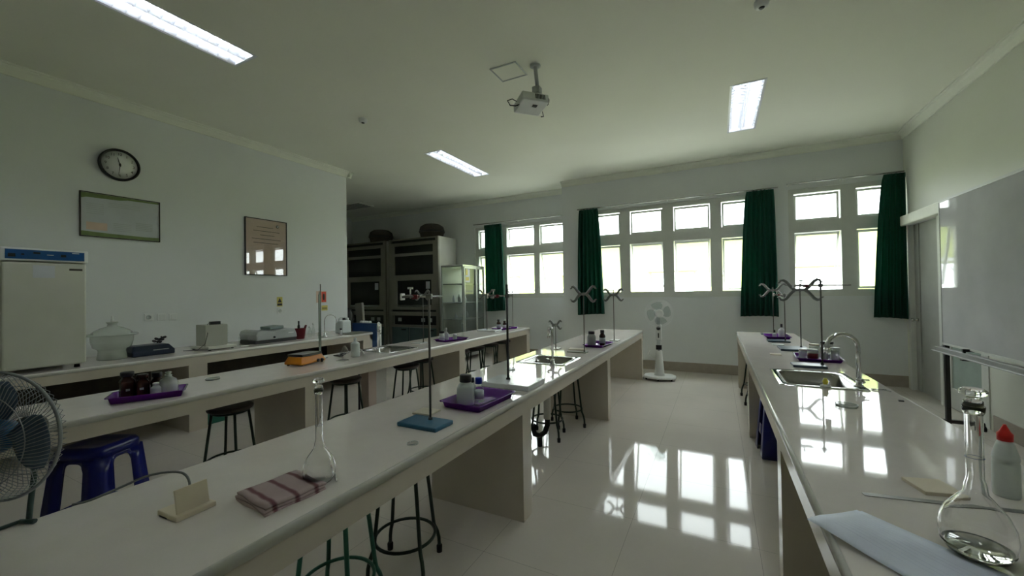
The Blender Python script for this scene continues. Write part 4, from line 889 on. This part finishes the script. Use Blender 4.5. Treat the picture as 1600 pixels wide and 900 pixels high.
# folded towel
t = thing('folded_towel', 'folded pink and brown striped towel in front of the clear flask', 'towel', (-1.338, .852, T), math.radians(-6))
m = MB()
for lay in range(3):
    rows = []
    for i in range(11):
        row = []
        for j in range(15):
            u, v = i/10-.5, j/14-.5; e = max(abs(u), abs(v))*2
            row.append(Vector((u*(.20-.004*lay)+.003*math.sin(9*v+lay), v*(.205-.003*lay)+.003*math.sin(7*u+lay*2), .008+.0095*lay+.0018*math.sin(17*u+lay)*math.sin(13*v)-.004*max(0, e-.85)/.15)))
        rows.append(row)
    m.loft(rows, close=False, cap0=False, cap1=False)
m.build('folded_layers', CLOTH, t, solid=.008)
# bookstand-like cream block with upright plate
t = thing('card_holder', 'cream block with upright cream board at near left of middle bench', 'holder', (-1.515, .655, T), math.radians(2))
MB().box(-.055, .055, -.055, .055, 0, .016).build('base', CREAM, t, bevel=.003)
MB().box(-.045, .045, -.002, .004, .0, .075, rot=Matrix.Translation((.035, .0, .012)) @ Matrix.Rotation(math.radians(90), 4, 'Z') @ Matrix.Rotation(math.radians(-12), 4, 'X')).build('upright_board', CREAM, t, bevel=.001)
MB().box(-.04, -.0, -.056, .0, -.0, .004).build('foot', BLACK, t)
o = MB().tube(smooth([(-1.556, .665, T+.012), (-1.58, .69, T+.055), (-1.64, .69, T+.082), (-1.72, .64, T+.078), (-1.79, .58, T+.045), (-1.85, .53, T+.015), (-1.89, .50, T+.006)]), .0038, 8).build('cable', mat('grey_cable', (.16, .17, .17), .5)); tag(o, 'grey cable arching from the cream holder over the bench edge', 'cable')
o = MB().tube([(-1.37, 1.078, T+.004), (-1.335, 1.055, T+.004), (-1.24, .993, T+.004)], .0035, 8).build('glass_rod', CHROME); tag(o, 'thin glass stirring rod lying beside the clear flask', 'rod')
def petri(loc, r, h, label, m_=TGLASS):
    t = thing('petri_dish', label, 'dish', loc); MB().lathe([(0, 0), (r, 0), (r, h), (r-.002, h), (r-.002, .002), (0, .002)], 32).build('dish', m_, t); MB().ring((0, 0, h), r, .0012, n=32).build('rim', HDPE, t); return t
petri((-1.237, 1.395, T), .026, .006, 'small glass ring lying on the bench before the blue stand')
petri((-3.70, 1.78, T), .05, .014, 'flat glass dish on hotplate bench right of the brown bottles', VAC)
petri((.645, 2.90, T), .052, .014, 'shallow white dish on the right bench in front of sink', VAC)
petri((-1.62, 3.10, T), .04, .012, 'round glass dish at the back edge before the middle sink', VAC)
def tile(loc, rz, a, b, h, label, m_=TILE): t = thing('ceramic_tile', label, 'tile', loc, rz); MB().box(-a, a, -b, b, 0, h).build('slab', m_, t, bevel=.002); return t
tile((-1.49, 1.80, T), .1, .06, .055, .010, 'cream tile lying behind the blue based stand')
tile((.62, 1.80, T), .25, .055, .055, .012, 'beige wooden tile on right bench left of the large flask', CREAM)
tile((.635, 5.72, T), .0, .06, .05, .010, 'pale tile on the far right bench before the second stand', HDPE)
tile((.52, 4.88, T), .0, .05, .05, .010, 'pale tile left of the crowded purple tray', TILE)
tile((-1.46, 4.48, T), .1, .10, .06, .012, 'pale green slab behind the olive based stand', TILE)
o = MB().box(-.20, .20, -.011, .011, 0, .002).build('steel_ruler', mat('dull_steel', (.25, .25, .24), .35, metal=.7)); o.location = (.61, 1.725, T); o.rotation_euler = (0, 0, .175); tag(o, 'flat grey steel ruler running behind the large flask', 'ruler')
o.location.z = T+.0005
bpy.data.objects['ceramic_tile.001'].location = (.63, 1.835, T)
# white squeeze bottle with red cap
t = thing('squeeze_bottle', 'white squeeze bottle with red pointed cap at right edge', 'bottle', (.818, 1.875, T))
MB().lathe([(0, 0), (.029, 0), (.031, .006), (.031, .105), (.029, .113), (.031, .12), (.030, .13), (.021, .165), (.016, .178), (0, .178)], 28).build('body', HDPE, t)
MB().lathe([(0, .178), (.018, .178), (.0185, .20), (.013, .207), (.006, .222), (.003, .23), (0, .23)], 20).build('cap', REDC, t)
# papers
t = thing('printed_papers', 'bluish white printed sheets overhanging the right bench front edge', 'paper', (0, 0, T))
def sheet(dx, dz, rot, name):
    m = MB(); rows = []; P0 = Vector((.215, 1.392, 0)); w_ = Vector((.150, .165, 0)); l_ = Vector((.245, -.225, 0))
    for i in range(13):
        row = []
        for j in range(13):
            u, v = i/12, j/12; p = P0 + w_*u + l_*v + Vector((dx, dx*.4, 0)); lift = .020*math.exp(-((u-.1)**2+(v-.0)**2)*6)*(1-u*.5) + .012*math.sin(PI*u)*math.exp(-((v-.3)**2)*8)
            p.z = dz + lift + .001; row.append(p)
        rows.append(row)
    m.loft(rows, close=False, cap0=False, cap1=False); return m.build(name, PAPER, t, solid=.0004)
sheet(0, .0025, 0, 'top_sheet'); sheet(.012, .0, 0, 'lower_sheet')
m = MB(); P0 = Vector((.215, 1.392, 0)); w_ = Vector((.150, .165, 0)); l_ = Vector((.245, -.225, 0))
for k in range(9):
    u = .22+.07*k; rows = []
    for j in range(9):
        v = .12 + .76*j/8*(1 if k % 4 else .6); pp = []
        for du in (0, .007):
            p = P0 + w_*(u+du) + l_*v; uu = u+du
            p.z = .0025 + .020*math.exp(-((uu-.1)**2+v**2)*6)*(1-uu*.5) + .012*math.sin(PI*uu)*math.exp(-((v-.3)**2)*8) + .0018; pp.append(p)
        rows.append(pp)
    m.loft(rows, close=False, cap0=False, cap1=False)
m.build('printed_lines', INK, t)
# hotplate
t = thing('hotplate_stirrer', 'orange hotplate stirrer with black metal top', 'hotplate', (-3.665, 2.585, T), math.radians(10))
def rect(a, b, z, ox=0): return [Vector((x+ox, y, z)) for x, y in ((-a, -b), (a, -b), (a, b), (-a, b))]
MB().loft([rect(.105, .155, .012), rect(.105, .155, .03), rect(.082, .13, .085)], smooth=False).build('housing', ORANGE, t, bevel=.006)
MB().box(-.085, .085, -.12, .12, .085, .098).build('plate_support', BLACK, t); MB().box(-.09, .09, -.13, .13, .098, .108).build('heating_plate', mat('dark_top_plate', (.10, .09, .08), .25, metal=.5), t, bevel=.002)
for y in (.05, .10): MB().lathe([(0, 0), (.016, 0), (.013, .018), (0, .018)], 16, Matrix.Translation((.106, y, .03)) @ Matrix.Rotation(PI/2, 4, 'Y')).build('knob', BLACK, t)
for sx in (-.08, .08):
    for sy in (-.13, .13): MB().lathe([(0, 0), (.012, 0), (.012, .013), (0, .013)], 10, Matrix.Translation((sx, sy, 0))).build('foot', RUBBER, t)
o = MB().tube([(-3.72+.05*math.cos(a*1.1)*(1+.2*math.sin(a*.7)), 3.00+.07*math.sin(a)+.012*a/2, T+.010+.006*(1+math.sin(a*1.7))) for a in [i*.5 for i in range(40)]], .006, 6).build('power_cord', BLACK); tag(o, 'tangled black power cord right of the orange hotplate', 'cord')
t = thing('plastic_bag', 'crumpled clear plastic bag behind the white wash bottle', 'bag', (-3.84, 3.20, T))
m = MB(); rnd = random.Random(3); rows = []
for i in range(9):
    z = .09*i/8; r = .05*(1-.75*(i/8)**1.5); rows.append([Vector((r*(1+rnd.uniform(-.25, .25))*math.cos(2*PI*k/12), r*(1+rnd.uniform(-.25, .25))*math.sin(2*PI*k/12), z)) for k in range(12)])
m.loft(rows).build('film', mat('bag_film', (.55, .57, .55), .15, alpha=.35), t)
t = thing('wash_bottle', 'plain white plastic bottle on hotplate bench, left of its sink', 'bottle', (-3.545, 3.095, T)); MB().lathe([(0, 0), (.044, 0), (.047, .006), (.047, .14), (.043, .15), (.020, .165), (.015, .17), (.015, .18), (0, .18)], 24).build('body', HDPE, t); MB().lathe([(0, .18), (.017, .18), (.016, .20), (.008, .21), (0, .212)], 16).build('cap', WHITE, t)
o = MB().tube([(-3.52, 3.20, T+.008), (-3.72, 3.36, T+.008), (-3.93, 3.50, T+.008)], .008, 8).build('white_tube', WHITE); tag(o, 'white plastic tube lying left of the hotplate bench sink', 'tube')
o = MB().lathe([(0, 0), (.06, 0), (.065, .004), (.06, .006), (0, .004)], 24).build('watch_glass', TGLASS); o.location = (-3.45, 2.85, T); tag(o, 'flat watch glass in front of the black power cord', 'glass dish')
t = thing('dropper_bottle', 'small yellow capped bottle standing on the right sink rim', 'bottle', (.645, 3.395, T+.0065)); 
MB().lathe([(0, 0), (.030, 0), (.032, .006), (.018, .012), (.014, .016), (0, .016)], 20).build('base', WHITE, t); MB().lathe([(0, .016), (.014, .016), (.016, .03), (.018, .034), (.012, .045), (.010, .055), (0, .057)], 16).build('cap', YELL, t)
o = MB().box(-.012, .012, -.008, .008, 0, .008).build('rubber_stopper', BLACK); o.location = (.955, 3.15, T); tag(o, 'tiny black stopper at the right bench edge near tap', 'stopper')
t = thing('spatula', 'small metal tongs lying beside the tall gooseneck tap', 'tongs', (.915, 3.42, T)); MB().tube([(-.02, .02, .004), (.03, 0, .008), (.07, -.02, .004)], .003, 6).build('arm', STEEL, t); MB().tube([(-.02, -.0, .004), (.03, .0, .010), (.06, .03, .004)], .003, 6).build('arm', STEEL, t)

# ------------------------------------------------------------------ fans
def cage(t, R, n, dep, wire, m_, MF, name, bulge=1):
    c = MB()
    for i in range(n):
        a = 2*PI*i/n; a2 = a + .35
        pts = [Vector((.22*R*math.cos(a), .22*R*math.sin(a), dep)), Vector((.6*R*math.cos(a+.15), .6*R*math.sin(a+.15), dep*.92)), Vector((.88*R*math.cos(a2-.05), .88*R*math.sin(a2-.05), dep*.62)), Vector((R*math.cos(a2), R*math.sin(a2), 0))]
        c.tube([MF @ p for p in pts], wire, 4)
    c.ring((0, 0, 0), .22*R, wire*1.8, MF @ Matrix.Translation((0, 0, dep)), n=28); c.ring((0, 0, 0), .72*R, wire*1.3, MF @ Matrix.Translation((0, 0, dep*.84)), n=40)
    return c.build(name, m_, t)
def blades(t, R, n, m_, MF, wide=.95):
    for k in range(n):
        m = MB(); rows = []
        for i in range(8):
            r = R*(.15+.72*i/7); wd = wide*(.35+.75*math.sin(PI*min(1, (i+1)/8*.8)))
            rows.append([MF @ Vector((r*math.cos(2*PI*k/n + wd*(j/6-.5)+.25*i/7), r*math.sin(2*PI*k/n+wd*(j/6-.5)+.25*i/7), .030*(j/6-.5)*(1-.3*i/7))) for j in range(7)])
        m.loft(rows, close=False, cap0=False, cap1=False).build('blade', m_, t, solid=.0015)
t = thing('table_fan', 'blue bladed fan with round wire cage at the left edge', 'fan', (-1.86, .36, T)); Rf = .185
FM = Matrix.Translation((0, -.02, .285)) @ Matrix.Rotation(math.radians(-62.7), 4, 'Z') @ Matrix.Rotation(PI/2, 4, 'Y')
cage(t, Rf, 90, .05, .0010, CAGE, FM, 'front_cage'); cage(t, Rf, 60, -.06, .0010, CAGE, FM, 'rear_cage')
MB().ring((0, 0, 0), Rf, .0045, FM, n=64).build('rim', CAGE, t)
blades(t, Rf*.98, 3, FANBL, FM @ Matrix.Rotation(1.2, 4, 'Z'), 1.35)
MB().lathe([(0, -.03), (.040, -.03), (.050, .0), (.044, .02), (.02, .03), (0, .032)], 28, FM).build('hub', FANHUB, t)
MB().lathe([(0, .050), (.036, .050), (.041, .054), (.02, .058), (0, .058)], 28, FM).build('badge', FANHUB, t)
MB().lathe([(0, -.062), (.034, -.062), (.036, -.08), (.03, -.105), (0, -.11)], 24, FM).build('motor', DROD, t)
st = MB(); st.tube([FM @ Vector((.05, 0, -.09)), (-.04, .06, .13), (-.022, .048, .05), (-.020, .045, .006)], .007, 8)
st.tube([(-.035, .03, .006), (-.02, -.13, .006)], .006, 8); st.tube([(-.035, .03, .006), (.004, .052, .006)], .007, 8)
st.build('support_bracket', mat('dark_green_bracket', (.03, .06, .05), .4), t)
t = thing('stand_fan', 'white pedestal fan near the window wall', 'fan', (-.89, 7.10, 0), math.radians(0))
MB().prism([(-.26, -.10), (-.20, -.16), (.0, -.24), (.20, -.16), (.26, -.10), (.26, .10), (.18, .20), (-.18, .20), (-.26, .10)], .035, .07, taper=.93).build('base', WHITE, t, bevel=.012)
for x, y in ((-.2, -.1), (.2, -.1), (0, -.17), (.17, .15), (-.17, .15)): MB().lathe([(0, -.012), (.018, -.012), (.018, .012), (0, .012)], 12, Matrix.Translation((x, y, .018)) @ Matrix.Rotation(PI/2, 4, 'Y')).build('castor', RUBBER, t)
MB().lathe([(0, .07), (.085, .07), (.078, .11), (.055, .40), (.048, .48), (0, .48)], 24).build('column', WHITE, t)
MB().tube([(0, 0, .47), (0, 0, .90)], .022, 14).build('pole', GREYP, t)
MB().box(-.045, .045, -.04, .035, .50, .58).build('lower_control', BLACK, t, bevel=.008); MB().box(-.03, .03, -.038, .03, .58, .66).build('sleeve', GREYP, t)
MB().box(-.045, .045, -.035, .03, .66, .92).build('control_head', WHITE, t, bevel=.01)
MB().lathe([(0, 0), (.034, 0), (.030, .016), (0, .018)], 20, Matrix.Translation((0, -.035, .86)) @ Matrix.Rotation(PI/2, 4, 'X')).build('dial', BLACK, t); MB().box(-.01, .01, -.04, -.035, .70, .78).build('button_strip', BLACK, t)
FM = Matrix.Translation((.02, -.10, 1.115)) @ Matrix.Rotation(math.radians(15), 4, 'Z') @ Matrix.Rotation(PI/2, 4, 'X')
cage(t, .23, 60, .06, .0009, WHITE, FM, 'front_cage'); cage(t, .23, 36, -.06, .0009, WHITE, FM, 'rear_cage'); MB().ring((0, 0, 0), .23, .003, FM, n=48).build('rim', HDPE, t)
blades(t, .215, 4, FANCLEAR, FM, 1.2)
MB().lathe([(0, .0), (.055, .0), (.068, .055), (.066, .066), (.05, .07), (.035, .066), (0, .066)], 28, FM).build('badge', WHITE, t)
MB().lathe([(0, -.02), (.055, -.02), (.07, -.06), (.065, -.16), (.03, -.19), (0, -.19)], 24, FM).build('motor', GREYP, t); MB().box(-.03, .03, -.02, .06, .90, 1.10).build('neck', GREYP, t, bevel=.01)
o = MB().tube([(-.92, 7.20, .35), (-1.0, 7.35, .30), (-1.15, 7.6, .33), (-1.16, YB-.01, .36)], .004, 6).build('fan_cord', WHITE); tag(o, 'thin white fan cord running to the window wall', 'cord')
